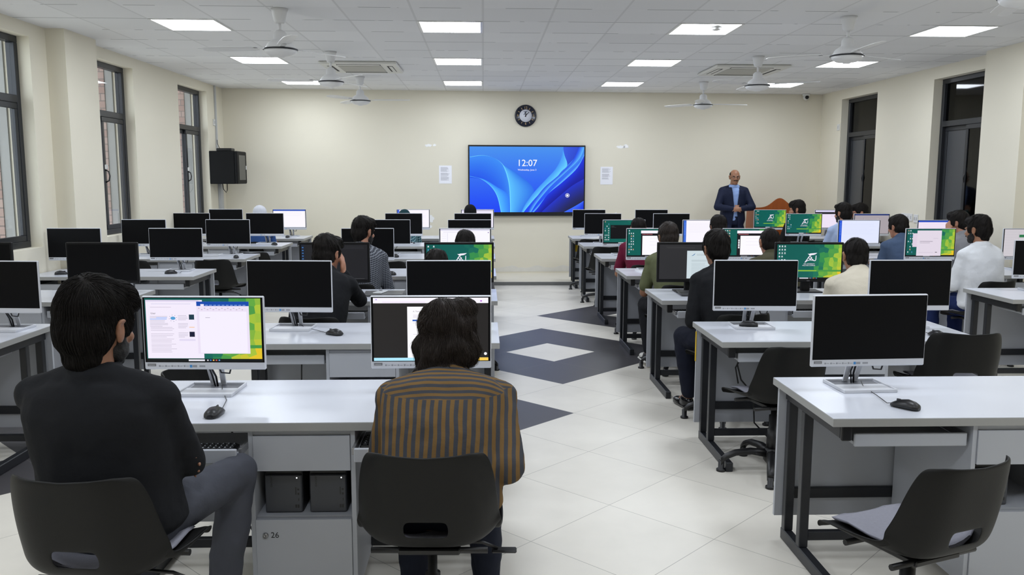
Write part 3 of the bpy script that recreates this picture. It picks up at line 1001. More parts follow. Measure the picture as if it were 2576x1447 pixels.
    for k in range(5):
        M = Matrix.Rotation(2 * PI * k / 5 + 0.35, 4, 'Z')
        rs = []
        for r_, z, w, h in ((0.03, 0.105, 0.028, 0.026), (0.12, 0.118, 0.026, 0.02), (0.21, 0.108, 0.024, 0.018), (0.265, 0.085, 0.022, 0.018), (0.292, 0.055, 0.019, 0.02)):
            rs.append([M @ Vector((r_, w * x, z + h * y)) for x, y in ((-1, -0.6), (-0.8, 0.7), (0, 1), (0.8, 0.7), (1, -0.6), (0, -1))])
        lg = MB().rings(rs).build('base_leg', M_BLK, t)
        MB().lathe([(0.001, 0.062), (0.017, 0.061), (0.017, 0.014), (0.027, 0.012), (0.027, 0.0), (0.001, -0.0)], 14, M @ Matrix.Translation((0.288, 0, 0))).build('glide', M_BLK, lg)
    return t

# ---- monitors
M_CASE = mat('silver_white_plastic', (206, 208, 214), 0.4)
M_CASEBLK = mat('black_monitor_plastic', (14, 14, 15), 0.5, spec=0.25)
M_SHADOWPL = mat('recess_shade_grey', (96, 98, 104), 0.5)
M_CHIP = mat('brand_plate_grey', (120, 120, 122), 0.5)
M_STK = mat('blue_sticker', (70, 140, 200), 0.5)
M_STG = mat('grey_symbols', (150, 152, 158), 0.6)
def monitor_white(label, loc, rz, group):
    t = thing('monitor', label, 'monitor', loc, rz, group)
    hw, zb, zt = 0.2525, 0.108, 0.418
    m = MB()
    m.box(-hw, hw, -0.065, -0.047, zb, zt, 0.004)
    m.box(-hw + 0.05, hw - 0.05, -0.047, -0.028, zb + 0.03, zt - 0.05, 0.008)
    m.build('casing', M_CASE, t)
    MB().box(-hw + 0.004, hw - 0.004, -0.0665, -0.064, zb + 0.031, zt - 0.005, 0.0008).build('screen', M_GLOSSBLK, t)
    m = MB()
    m.box(-hw + 0.012, -hw + 0.047, -0.0662, -0.0645, zb + 0.014, zb + 0.025, 0, 0)
    m.text('Lenovo', -hw + 0.0295, zb + 0.0195, 0.0085, -0.0664, 1)
    for k in range(5):
        x = -hw + 0.062 + k * 0.026
        m.lathe([(0.001, 0), (0.0038, 0.0001), (0.0038, 0.0006), (0.001, 0.0007)], 10, Matrix.Translation((x, -0.065, zb + 0.015)) @ Matrix.Rotation(PI / 2, 4, 'X'), 2)
        m.box(x + 0.006, x + 0.018, -0.0656, -0.0645, zb + 0.0135, zb + 0.0155, 0, 2)
    m.box(-hw + 0.188, -hw + 0.198, -0.0658, -0.0645, zb + 0.009, zb + 0.020, 0, 3)
    m.box(-hw + 0.200, -hw + 0.218, -0.0658, -0.0645, zb + 0.010, zb + 0.019, 0, 2)
    m.box(-hw + 0.228, -hw + 0.252, -0.0656, -0.0645, zb + 0.011, zb + 0.018, 0, 2)
    m.build('brand_label', [M_CHIP, M_CASE, M_STG, M_STK], t)
    # stand: tray foot with raised rim, two slanting uprights
    def slab(x0b, x1b, x0f, x1f, yb, yf, z0, z1):
        return [[(x0b, yb, z), (x0f, yf, z), (x1f, yf, z), (x1b, yb, z)] for z in (z0, z1)]
    m = MB()
    m.rings(slab(-0.113, 0.113, -0.113, 0.113, 0.10, -0.10, 0, 0.004), smooth=False)
    m.rings(slab(-0.113, 0.113, -0.113, 0.113, 0.012, -0.10, 0.004, 0.010), smooth=False)
    for q in ((-0.113, 0.113, -0.106, -0.098), (-0.113, 0.113, 0.092, 0.10), (-0.119, -0.111, -0.106, 0.10), (0.111, 0.119, -0.106, 0.10)):
        m.box(*q, 0, 0.015, 0.002)
    m.build('stand_foot', M_CASE, t)
    MB().box(-0.105, 0.105, 0.014, 0.090, 0.0042, 0.0055).build('foot_recess_shade', M_SHADOWPL, t)  # thin grey sheet paints the shade on the desk inside the foot rim
    for s_ in (-1, 1):
        m = MB()
        m.rings([[(s_ * (x + dx), y + dy, z) for dx, dy in ((-0.011, -0.004), (0.011, -0.004), (0.011, 0.004), (-0.011, 0.004))] for x, y, z in ((0.022, 0.085, 0.01), (0.026, 0.05, 0.09), (0.034, -0.026, 0.25))], smooth=False)
        m.build('stand_upright', M_CASE, t)
    m = MB()
    m.tube([(0.004, 0.06, 0.006), (0.0, 0.055, 0.05), (-0.008, 0.02, 0.10), (-0.01, -0.01, 0.16)], 0.0045)
    m.tube([(-0.006, 0.06, 0.006), (-0.016, 0.05, 0.06), (-0.02, 0.0, 0.13)], 0.0035)
    m.tube([(0.03, -0.02, 0.14), (0.05, -0.02, 0.085), (0.085, -0.02, 0.082), (0.10, -0.02, 0.13)], 0.004)
    m.build('cables', M_BLK, t)
    return t
def monitor_black(label, loc, rz, group):
    t = thing('monitor', label, 'monitor', loc, rz, group)
    hw, zb, zt = 0.272, 0.085, 0.402
    m = MB()
    m.box(-hw, hw, -0.065, -0.035, zb, zt, 0.004)
    m.box(-hw + 0.06, hw - 0.06, -0.035, -0.015, zb + 0.04, zt - 0.06, 0.01)
    m.build('casing', M_CASEBLK, t)
    MB().box(-hw + 0.013, hw - 0.013, -0.0658, -0.064, zb + 0.022, zt - 0.014).build('screen', M_GLOSSBLK, t)
    MB().box(-0.012, 0.012, -0.0657, -0.064, zb + 0.008, zb + 0.012).build('brand_label', M_CHIP, t)
    MB().box(-0.035, 0.035, -0.015, 0.025, 0.006, 0.26, 0.006).build('stand_upright', M_CASEBLK, t)
    MB().box(-0.115, 0.115, -0.09, 0.09, 0, 0.010, 0.004).build('stand_foot', M_CASEBLK, t)
    return t
def screen_area(kind):
    return (0.480 / 2, 0.108 + 0.0345, 0.418 - 0.0085, -0.0668) if kind == 'w' else (0.512 / 2, 0.085 + 0.025, 0.402 - 0.017, -0.0661)

def wallpaper_material():
    m = bpy.data.materials.new('green_hexagon_wallpaper')
    m.use_nodes = True
    nt = m.node_tree
    b = nt.nodes['Principled BSDF']
    uv = nt.nodes.new('ShaderNodeUVMap')
    uv.uv_map = 'uv'
    mp = nt.nodes.new('ShaderNodeMapping')
    mp.inputs['Scale'].default_value = (1.78, 1, 1)
    vo = nt.nodes.new('ShaderNodeTexVoronoi')
    vo.voronoi_dimensions = '2D'
    vo.inputs['Scale'].default_value = 7.5
    vo.inputs['Randomness'].default_value = 0.45
    nt.links.new(uv.outputs[0], mp.inputs[0])
    nt.links.new(mp.outputs[0], vo.inputs['Vector'])
    sp = nt.nodes.new('ShaderNodeSeparateXYZ')
    nt.links.new(vo.outputs['Position'], sp.inputs[0])
    sv = nt.nodes.new('ShaderNodeSeparateColor')
    nt.links.new(vo.outputs['Color'], sv.inputs[0])
    t = math_node(nt, 'ADD', math_node(nt, 'MULTIPLY', sp.outputs[0], 0.56), math_node(nt, 'MULTIPLY', sp.outputs[1], -0.22))
    t = math_node(nt, 'ADD', t, math_node(nt, 'MULTIPLY', sv.outputs[0], 0.16))
    rp = nt.nodes.new('ShaderNodeValToRGB')
    e = rp.color_ramp.elements
    e[0].position, e[0].color = 0.0, (*rgb(4, 92, 84), 1)
    e[1].position, e[1].color = 1.0, (*rgb(236, 200, 40), 1)
    for p, c in ((0.50, (8, 96, 88)), (0.60, (22, 112, 90)), (0.69, (52, 144, 78)), (0.79, (100, 172, 66)), (0.90, (172, 200, 62))):
        x = e.new(p)
        x.color = (*rgb(*c), 1)
    nt.links.new(t, rp.inputs[0])
    b.inputs['Base Color'].default_value = (0.004, 0.004, 0.005, 1)
    b.inputs['Roughness'].default_value = 0.45
    b.inputs['Specular IOR Level'].default_value = 0.2
    nt.links.new(rp.outputs[0], b.inputs['Emission Color'])
    b.inputs['Emission Strength'].default_value = 0.95
    return m
M_WALLPAPER = wallpaper_material()
def show(mon, kind, items):
    """picture on a lit display: rectangles, polygons and words at u,v in 0..1 (v up), later ones in front"""
    hw, z0, z1, y = screen_area(kind)
    m = MB()
    uvl = m.bm.loops.layers.uv.new('uv')
    mats, idx = [], {}
    def mi(c):
        key = c if isinstance(c, str) else tuple(c)
        if key not in idx:
            idx[key] = len(mats)
            mats.append(M_WALLPAPER if c == 'wall' else glow(c))
        return idx[key]
    X = lambda u: -hw + 2 * hw * u
    Z = lambda v: z0 + (z1 - z0) * v
    lay = 0
    for it in items:
        yy = y - 0.00025 * lay
        if it[0] == 'r':
            _, u0, v0, u1, v1, c = it[:6]
            pts = [(u0, v0), (u1, v0), (u1, v1), (u0, v1)]
        elif it[0] == 'p':
            pts, c = it[1], it[2]
        else:
            _, s_, u, v, size, c = it[:6]
            m.text(s_, X(u), Z(v), size, yy, mi(c), it[6] if len(it) > 6 else 'CENTER')
            lay += 1
            continue
        f = m.quad([(X(u), yy, Z(v)) for u, v in pts], mi(c))
        for l, (u, v) in zip(f.loops, pts):
            l[uvl].uv = (u, v)
        lay += 0.35 if len(it) > 6 else 1
    return m.build('display', mats, mon, flat=True)
def arc(cx, cy, r0, r1, a0, a1, asp=1.78, n=10):
    o = [(cx + r0 * math.cos(RAD(a0 + (a1 - a0) * k / n)) / asp, cy + r0 * math.sin(RAD(a0 + (a1 - a0) * k / n))) for k in range(n + 1)]
    i = [(cx + r1 * math.cos(RAD(a1 - (a1 - a0) * k / n)) / asp, cy + r1 * math.sin(RAD(a1 - (a1 - a0) * k / n))) for k in range(n + 1)]
    return o + i
WHT = (246, 240, 255)
def P_(pts, c):
    return ('p', pts, c)
def logo(cx, cy, s):
    """white winged letter mark with a U beside it"""
    q = lambda L: [(cx + x * s / 1.78, cy + y * s) for x, y in L]
    o = [P_(q([(-1.0, -0.78), (-0.86, -0.78), (-0.05, 0.42), (-0.16, 0.52)]), WHT),
         P_(q([(0.02, 0.46), (0.12, 0.30), (0.56, -0.42), (0.42, -0.42), (-0.06, 0.36)]), WHT),
         P_(q([(-0.86, -0.78), (-0.5, -0.50), (-0.1, -0.36), (0.3, -0.40), (0.56, -0.42), (0.3, -0.28), (-0.1, -0.24), (-0.5, -0.38), (-0.95, -0.72)]), WHT),
         P_(q([(-0.50, 0.86), (-0.22, 0.84), (0.02, 0.92), (0.30, 0.94), (1.20, 1.02), (0.92, 0.78), (0.60, 0.64), (0.24, 0.60), (0.02, 0.48), (-0.18, 0.56), (-0.30, 0.72)]), WHT),
         P_(q([(-0.45, 0.22), (-0.34, 0.22), (0.10, -0.20), (0.0, -0.26)]), WHT),
         P_(q([(0.34, 0.22), (0.22, 0.22), (-0.10, -0.20), (0.0, -0.26)]), WHT),
         P_(q([(0.95, 0.52), (1.07, 0.52), (1.05, -0.20), (0.92, -0.20)]), WHT),
         P_([(x, y) for x, y in arc(cx + 0.735 * s / 1.78, cy - 0.20 * s, 0.315 * s, 0.19 * s, 180, 360)], WHT)]
    return o
def desktop(icon_seed=1, cols=3, rows=8, big=True, band=True):
    it = [('r', 0, 0, 1, 1, 'wall'), ('r', 0, 0.0, 1, 0.045, (12, 16, 16)), ('r', 0.36, 0.008, 0.50, 0.036, (225, 225, 235))]
    for k in range(5):
        it.append(('r', 0.52 + k * 0.025, 0.012, 0.533 + k * 0.025, 0.034, ((200, 200, 210), (60, 120, 200), (220, 180, 90), (200, 90, 80), (90, 150, 210))[k], 1))
    if band:
        it.append(('r', 0.28, 0.215, 1, 0.265, (70, 150, 70)))
        it.append(('r', 0.30, 0.228, 0.62, 0.252, (150, 190, 60)))
    if big:
        it += logo(0.515, 0.60, 0.155)
        it.append(('t', 'AIR UNIVERSITY', 0.500, 0.435, 0.0125, WHT))
        it.append(('t', 'MULTAN CAMPUS', 0.495, 0.390, 0.0125, WHT))
    rnd = random.Random(icon_seed)
    pal = ((230, 236, 240), (226, 232, 238), (220, 150, 120), (70, 140, 190), (210, 220, 226))
    for j in range(rows):
        for i in range(cols):
            if rnd.random() < 0.72:
                u, v = 0.022 + i * 0.042, 0.93 - j * 0.098
                c = pal[rnd.randrange(5)]
                it.append(('r', u, v, u + 0.020, v + 0.036, c, 1))
                it.append(('r', u - 0.004, v - 0.022, u + 0.024, v - 0.012, (120, 160, 160), 1))
    return it
def lines(u0, u1, v1, n, dv, c, seed, h=0.0055, short=0.45):
    rnd = random.Random(seed)
    return [('r', u0, v1 - k * dv, u0 + (u1 - u0) * (1 - short * rnd.random() ** 2), v1 - k * dv + h, c, 1) for k in range(n)]
# ================================================================== PEOPLE
def skin(tone):
    base = {'a': (158, 112, 84), 'b': (140, 98, 74), 'c': (176, 124, 98)}[tone]
    m = mat('skin_' + tone, base, 0.5, bump=0.04, bscale=200, var=0.06, vscale=14)
    b = m.node_tree.nodes['Principled BSDF']
    b.inputs['Subsurface Weight'].default_value = 0.08
    b.inputs['Subsurface Radius'].default_value = (0.012, 0.005, 0.003)
    return m
def cloth(name, col, rough=0.9):
    return mat('cloth_' + name, col, rough, bump=0.7, bscale=13, var=0.06, vscale=12, spec=0.2)
def striped(name, ca, cb, period, yoke=None):
    """woven stripes: upright on the body, level across the yoke"""
    key = 'cloth_' + name
    if key in MATS:
        return MATS[key]
    m = cloth(name, ca)
    nt = m.node_tree
    b = nt.nodes['Principled BSDF']
    tc = nt.nodes.new('ShaderNodeTexCoord')
    sp = nt.nodes.new('ShaderNodeSeparateXYZ')
    nt.links.new(tc.outputs['Object'], sp.inputs[0])
    nz = nt.nodes.new('ShaderNodeTexNoise')
    nz.inputs['Scale'].default_value = 5
    nt.links.new(tc.outputs['Object'], nz.inputs['Vector'])
    wob = math_node(nt, 'MULTIPLY', nz.outputs['Fac'], 0.022)
    sx = math_node(nt, 'ADD', sp.outputs[0], wob)
    sy = math_node(nt, 'ADD', math_node(nt, 'ADD', sp.outputs[2], math_node(nt, 'MULTIPLY', sp.outputs[1], 0.7)), wob)
    s = sx
    if yoke:
        up = math_node(nt, 'GREATER_THAN', sp.outputs[2], yoke)
        s = math_node(nt, 'ADD', math_node(nt, 'MULTIPLY', sx, math_node(nt, 'SUBTRACT', 1.0, up)), math_node(nt, 'MULTIPLY', sy, up))
    ph = math_node(nt, 'FRACT', math_node(nt, 'DIVIDE', s, period))
    d = math_node(nt, 'ABSOLUTE', math_node(nt, 'SUBTRACT', ph, 0.5))
    k = nt.nodes.new('ShaderNodeMapRange')
    k.inputs[1].default_value = 0.22
    k.inputs[2].default_value = 0.28
    nt.links.new(d, k.inputs[0])
    mx = nt.nodes.new('ShaderNodeMix')
    mx.data_type = 'RGBA'
    nt.links.new(k.outputs[0], mx.inputs[0])
    mx.inputs[6].default_value = (*rgb(*ca), 1)
    mx.inputs[7].default_value = (*rgb(*cb), 1)
    nt.links.new(mx.outputs[2], b.inputs['Base Color'])
    return m
def checked(name, ca, cb, period):
    key = 'cloth_' + name
    if key in MATS:
        return MATS[key]
    m = cloth(name, ca)
    nt = m.node_tree
    b = nt.nodes['Principled BSDF']
    tc = nt.nodes.new('ShaderNodeTexCoord')
    sp = nt.nodes.new('ShaderNodeSeparateXYZ')
    nt.links.new(tc.outputs['Object'], sp.inputs[0])
    hit = []
    for src in (math_node(nt, 'ADD', sp.outputs[0], math_node(nt, 'MULTIPLY', sp.outputs[1], 0.5)), math_node(nt, 'SUBTRACT', sp.outputs[2], math_node(nt, 'MULTIPLY', sp.outputs[1], 0.4))):
        hit.append(math_node(nt, 'GREATER_THAN', math_node(nt, 'FRACT', math_node(nt, 'DIVIDE', src, period)), 0.62))
    mx = nt.nodes.new('ShaderNodeMix')
    mx.data_type = 'RGBA'
    nt.links.new(math_node(nt, 'MULTIPLY', math_node(nt, 'ADD', hit[0], hit[1]), 0.5), mx.inputs[0])
    mx.inputs[6].default_value = (*rgb(*ca), 1)
    mx.inputs[7].default_value = (*rgb(*cb), 1)
    nt.links.new(mx.outputs[2], b.inputs['Base Color'])
    return m
def melt(mb, name, voxel, mats, parent, smooth=6, ruffle=0.0, rscale=18.0, seed=0.0):
    """fuse overlapping shapes into ONE continuous skin"""
    me = mb.mesh(name)
    ob = bpy.data.objects.new(name, me)
    COL.objects.link(ob)
    r = ob.modifiers.new('fuse', 'REMESH')
    r.mode = 'VOXEL'
    r.voxel_size = voxel
    s = ob.modifiers.new('soften', 'SMOOTH')
    s.iterations = smooth
    s.factor = 0.5
    dg = bpy.context.evaluated_depsgraph_get()
    dg.update()
    out = bpy.data.meshes.new_from_object(ob.evaluated_get(dg))
    bpy.data.objects.remove(ob)
    bpy.data.meshes.remove(me)
    out.name = name
    out.materials.clear()
    for m in (mats if isinstance(mats, list) else [mats]):
        out.materials.append(m)
    if ruffle:
        ns = [v.normal.copy() for v in out.vertices]
        for v, n in zip(out.vertices, ns):
            p = v.co * rscale + Vector((seed, seed * 1.7, 0))
            v.co += n * (ruffle * (noise.noise(p) + 0.5 * noise.noise(p * 2.3)))
    for p in out.polygons:
        p.use_smooth = True
        p.material_index = 0
    return link(out, name, parent)
def torso_rings(sp, infl, scale, broad):
    """rings along a bent spine: sp = list of (centre, forward dir, up dir, half width, half depth)"""
    out = []
    for c, fw, hw, hd in sp:
        a, b = hw * scale * broad + infl, hd * scale * (0.5 + 0.5 * broad) + infl
        ring = []
        for k in range(28):
            t = 2 * PI * k / 28
            ct, st = math.cos(t), math.sin(t)
            q = (abs(ct) ** 2.5 + abs(st) ** 2.5) ** (-1 / 2.5)
            ring.append(c + Vector((1, 0, 0)) * (a * ct * q) + fw * (b * st * q))
        out.append(ring)
    return out
def ik(S_, T, l1, l2, pole):
    d = T - S_
    L = min(d.length, (l1 + l2) * 0.995)
    d = d.normalized()
    T2 = S_ + d * L
    x = (l1 * l1 - l2 * l2 + L * L) / (2 * L)
    h = math.sqrt(max(l1 * l1 - x * x, 0))
    p = pole - d * pole.dot(d)
    p.normalize()
    return S_ + d * x + p * h, T2
def add_hand(mb, w, d, nrm, side, s, curl=0.5, spread=0.14):
    """palm, four bent fingers of unequal length and a thumb from the palm's side"""
    d = d.normalized()
    nrm = (nrm - d * nrm.dot(d)).normalized()
    sd = d.cross(nrm).normalized() * side        # towards the thumb
    M = Matrix((sd, d, nrm)).transposed()
    mb.ell(w + d * 0.046 * s, (0.040 * s, 0.055 * s, 0.017 * s), M)
    for i, L in enumerate((0.072, 0.080, 0.075, 0.060)):
        o = (1.5 - i) * 0.0195 * s
        b = w + d * (0.084 - 0.004 * abs(i - 1)) * s + sd * o
        fd = (d + sd * ((1.5 - i) * spread)).normalized()
        r = 0.0088 * s * (0.9 if i == 3 else 1)
        q = b
        ang = 0.25 * curl
        for seg, (f, rr) in enumerate(((0.46, 1.0), (0.30, 0.93), (0.24, 0.82))):
            ang += curl * (0.35 if seg == 0 else 0.8)
            dd = fd * math.cos(ang) - nrm * math.sin(ang)
            e = q + dd * (L * f * s)
            mb.capsule(q, r * rr, e, r * rr * 0.93, 8)
            q = e
    b = w + d * 0.022 * s + sd * 0.030 * s
    e = b + (d * 0.62 + sd * 0.72 - nrm * 0.2).normalized() * 0.042 * s
    mb.capsule(b, 0.0125 * s, e, 0.0105 * s, 8)
    mb.capsule(e, 0.0105 * s, e + (d * 0.9 + sd * 0.3 - nrm * 0.25).normalized() * 0.032 * s, 0.0088 * s, 8)
def head_frame(c, yaw, pitch, roll=0.0):
    Rm = Matrix.Rotation(-yaw, 3, 'Z') @ Matrix.Rotation(-pitch, 3, 'X') @ Matrix.Rotation(roll, 3, 'Y')
    return Rm
def strands(me_src, name, hc, Rm, n, length, rad, flow, seed, matl, parent, loose=0.25, crown=(0.012, -0.062, 0.115)):
    """combed hairs laid along the surface of the hair cap, from the crown outwards and down"""
    rnd = random.Random(seed)
    bv = BVHTree.FromPolygons([v.co for v in me_src.vertices], [p.vertices for p in me_src.polygons])
    polys = me_src.polygons
    mb = MB()
    cw = hc + Rm @ Vector(crown)
    fl = Rm @ Vector(flow)
    for k in range(n):
        pg = polys[rnd.randrange(len(polys))]
        p, nl = pg.center.copy(), pg.normal.copy()
        L = length * rnd.uniform(0.55, 1.25)
        step = L / 7
        lay = rnd.uniform(0.0002, 0.004)
        jit = Vector((rnd.gauss(0, 1), rnd.gauss(0, 1), rnd.gauss(0, 1))) * loose
        tip = 0.016 * loose if (n > 700 and rnd.random() < 0.08) else 0.0012
        pts = []
        for i in range(8):
            f = i / 7
            w = noise.noise_vector(p * 9 + Vector((seed, 0, 0)))
            d = (p - cw).normalized() * 0.9 + fl + jit * 0.3 + w * loose * 2.0
            d -= nl * d.dot(nl)
            if d.length < 1e-5:
                break
            d.normalize()
            pts.append(p + nl * (lay + tip * f * f))
            q, nn, ix, ds = bv.find_nearest(p + d * step)
            if q is None:
                break
            p, nl = q, nn
        if len(pts) < 4:
            continue
        m_ = len(pts) - 1
        mb.tube(pts, [rad * (1.0 - 0.85 * (i / m_) ** 2) for i in range(m_ + 1)], 3)
    o = mb.build(name, matl, parent)
    for p in o.data.polygons:
        p.use_smooth = True
    return o
M_HAIR = mat('dark_hair', (27, 24, 22), 0.6, var=0.25, vscale=60, spec=0.12)
M_HAIRB = mat('dark_brown_hair', (42, 35, 31), 0.55, var=0.3, vscale=60, spec=0.2)
M_BEARD = mat('black_beard', (20, 17, 16), 0.7, bump=0.4, bscale=300)
M_EYE = mat('eye_white', (222, 216, 208), 0.3)
M_IRIS = mat('dark_iris', (36, 24, 18), 0.25)
M_LIP = mat('lip', (132, 78, 66), 0.5)

def person(label, at, face=0.0, ztop=1.27, shirt=None, trousers=None, shoes=None, tone='b', sleeve='long', arms=('desk', 'desk'), hyaw=0.0, hpitch=0.12,
           hair='short', beard=0, broad=1.0, vox=0.010, pose='sit', lean=None, locks=160, hairmat=None, seed=1, scale=1.0, side=0.0, legs=None, collar=True, scarf=None,
           glasses=False, shoe_col=(22, 22, 24), jacket=None, group='people seated at the computers', thigh=0.0, hs=1.0, sole=None, neck_fwd=0.35, up=0.0, ts=1.0, slv=0.78):
    """one clothed figure. at = (x, y) of the head centre in the room; face = body turn in degrees (0 looks to the front wall, + turns to its right)"""
    rnd = random.Random(seed)
    s = scale
    hip_z = 0.525 + up if pose == 'sit' else 0.93 * s
    def spine(ln):
        dirs = [(ln * 0.35, 0.13 * ts), (ln * 0.8, 0.15 * ts), (ln * 1.15, 0.14 * ts), (ln * 1.45, 0.11 * ts)]
        pts = [Vector((0, 0, hip_z))]
        for a, L in dirs:
            pts.append(pts[-1] + Vector((side * 0.25 * L, math.sin(a) * L, math.cos(a) * L)) * s)
        return pts
    def headpos(ln):
        p = spine(ln)
        a = ln * neck_fwd + 0.25
        return p, p[-1] + Vector((side * 0.02, math.sin(a) * 0.155 * s, math.cos(a) * 0.155 * s))
    top_off = 0.128 * hs
    if lean is None:
        lo, hi = -0.05, 1.15
        for _ in range(30):
            mid = (lo + hi) / 2
            if headpos(mid)[1].z + top_off > ztop:
                lo = mid
            else:
                hi = mid
        lean = (lo + hi) / 2
    p, hc = headpos(lean)
    fz = RAD(face)
    off = Matrix.Rotation(-fz, 3, 'Z') @ Vector((hc.x, hc.y, 0))
    t = thing('person', label, 'person', (at[0] - off.x, at[1] - off.y, 0 if pose == 'sit' else at[2]), -fz, group)
    fw = []
    for i in range(len(p)):
        d = (p[min(i + 1, 4)] - p[max(i - 1, 0)]).normalized()
        fw.append(Vector((1, 0, 0)).cross(d) * -1)
    for i, v in enumerate(fw):
        if v.y < 0:
            fw[i] = -v
    nb = p[4]
    ndir = (hc - nb).normalized()
    belly = 0.012 * (broad > 1.04)
    rows = [(p[0] + Vector((0, 0.012, -0.078)), fw[0], 0.146, 0.100), (p[0] + Vector((0, 0.012, 0)), fw[0], 0.170, 0.116), ((p[0] + p[1]) / 2, fw[0], 0.166, 0.122 + belly), (p[1], fw[1], 0.160, 0.116 + belly), (p[2], fw[2], 0.172, 0.122),
            (p[3], fw[3], 0.180, 0.116), (p[3] * 0.45 + p[4] * 0.55, fw[3], 0.165, 0.096), (p[4] - ndir * 0.008, fw[4], 0.095, 0.074), (p[4] + ndir * 0.018, fw[4], 0.06, 0.060)]
    sh = {}
    for q in (-1, 1):
        sh[q] = p[3] * 0.42 + p[4] * 0.58 + Vector((q * 0.172 * s * broad, 0.004, -0.030))
    Rm = head_frame(hc, RAD(hyaw), hpitch)
    H_ = lambda x, y, z: hc + Rm @ (Vector((x, y, z)) * hs)
    # ---- arms
    arm = {}
    l1, l2 = 0.285 * s, 0.255 * s
    for q, kind in ((-1, arms[0]), (1, arms[1])):
        pole = Vector((q * 0.35, -0.35, -1.0))
        nrm = Vector((0, 0, 1))
        curl = 0.5
        if isinstance(kind, tuple):
            T = Vector(kind[:3])
        elif kind == 'desk':
            T = Vector((q * 0.13, max(p[3].y + 0.30, 0.33), 0.735))
        elif kind == 'lap':
            T = Vector((q * 0.10, 0.30, 0.655))
        elif kind == 'cross':
            T = Vector((-q * 0.035, p[2].y + 0.19, p[2].z - 0.05)) if q > 0 else Vector((0.10, p[2].y + 0.11, p[2].z - 0.095))
            pole = Vector((q * 0.9, 0.05, -0.75))
        elif kind == 'face':
            T = H_(q * 0.085, 0.075, -0.13)
            pole = Vector((q * 0.35, 0.55, -0.9))
        elif kind == 'thigh':
            T = Vector((q * 0.185, 0.235, 0.665))
            pole = Vector((q * 0.12, -0.9, -0.4))
        elif kind == 'clasp':
            T = Vector((q * 0.055, 0.235, 1.115))
            pole = Vector((q * 1.0, -0.25, -0.35))
        E_, W_ = ik(sh[q], T, l1, l2, pole)
        hd = (W_ - E_).normalized()
        if kind == 'face':
            hd = Rm @ Vector((q * -0.1, 0.0, 1.0))
            nrm = Rm @ Vector((q * 1.0, 0.25, 0))
            curl = 0.35
        elif kind == 'thigh':
            hd = Vector((q * 0.10, 0.9, -0.55))
            nrm = Vector((q * 0.35, 0.3, 0.9))
            curl = 0.25
        elif kind == 'clasp':
            hd = Vector((-q * 0.9, 0.35, -0.05))
            nrm = Vector((0, 0.9, 0.25))
            curl = 0.7
        elif kind == 'cross':
            nrm = Vector((q * 0.2, 0.95, 0.3))
        elif kind == 'desk':
            hd = Vector((-q * 0.15, 1, -0.12))
        elif kind == 'lap':
            hd = Vector((-q * 0.3, 0.9, -0.25))
        arm[q] = (E_, W_, hd, nrm, curl, kind)
    # ---- legs
    leg = {}
    for q in (-1, 1):
        hj = Vector((q * 0.088, 0.0, hip_z - 0.02))
        if pose == 'sit':
            K = Vector((q * (0.135 + thigh), 0.425, 0.515))
            A_ = Vector((q * 0.14, 0.40, 0.10))
            if legs and q in legs:
                K, A_ = Vector(legs[q][0]), Vector(legs[q][1])
        else:
            K, A_ = Vector((q * 0.10, 0.02, 0.50 * s)), Vector((q * 0.11, -0.01, 0.09))
        leg[q] = (hj, K, A_)
    # ---- body: one continuous skin
    b = MB()
    b.rings(torso_rings(rows, -0.012, s, broad))
    b.capsule(nb - ndir * 0.03, 0.060 * s, hc - ndir * 0.05 + Rm @ Vector((0, -0.018, 0)), 0.055 * hs)
    E3 = lambda c, r: b.ell(H_(*c), tuple(x * hs for x in r), Rm)
    E3((0, -0.012, 0.028), (0.077, 0.097, 0.088))
    E3((0, 0.026, -0.032), (0.064, 0.070, 0.084))
    E3((0, 0.046, -0.088), (0.044, 0.044, 0.036))
    b.capsule(H_(0, 0.090, 0.004), 0.009 * hs, H_(0, 0.109, -0.030), 0.0145 * hs, 10)
    E3((0.013, 0.098, -0.036), (0.009, 0.010, 0.008))
    E3((-0.013, 0.098, -0.036), (0.009, 0.010, 0.008))
    for q in (-1, 1):
        E3((q * 0.032, 0.080, 0.018), (0.028, 0.016, 0.010))
        E3((q * 0.040, 0.070, -0.030), (0.024, 0.022, 0.020))
        E3((q * 0.079, -0.006, -0.014), (0.008, 0.019, 0.032))
        ear = [H_(q * (0.084 + 0.006 * math.sin(a)), -0.006 - 0.019 * math.cos(a * 1.0 - 0.5), -0.010 + 0.030 * math.sin(a - 0.1)) for a in [-1.2 + 0.42 * k for k in range(9)]]
        for e0, e1 in zip(ear, ear[1:]):
            b.capsule(e0, 0.0062 * hs, e1, 0.0062 * hs, 6)
        b.capsule(sh[q], 0.050 * s, arm[q][0], 0.040 * s)
        b.capsule(arm[q][0], 0.041 * s, arm[q][1], 0.027 * s)
        add_hand(b, arm[q][1], arm[q][2], arm[q][3], -q if arm[q][5] not in ('face',) else q, s, arm[q][4])
        hj, K, A_ = leg[q]
        b.capsule(hj, 0.078 * s, K, 0.052 * s)
        b.capsule(K, 0.053 * s, K * 0.55 + A_ * 0.45 + Vector((0, -0.012, 0)), 0.050 * s)
        b.capsule(K * 0.55 + A_ * 0.45 + Vector((0, -0.012, 0)), 0.048 * s, A_, 0.034 * s)
        b.capsule(A_, 0.034 * s, A_ + Vector((0, 0.11, -0.055)), 0.026 * s)
    E3((0, 0.088, -0.060), (0.024, 0.014, 0.008))
    E3((0, 0.086, -0.073), (0.020, 0.014, 0.008))
    melt(b, 'body', vox, skin(tone), t, 4)
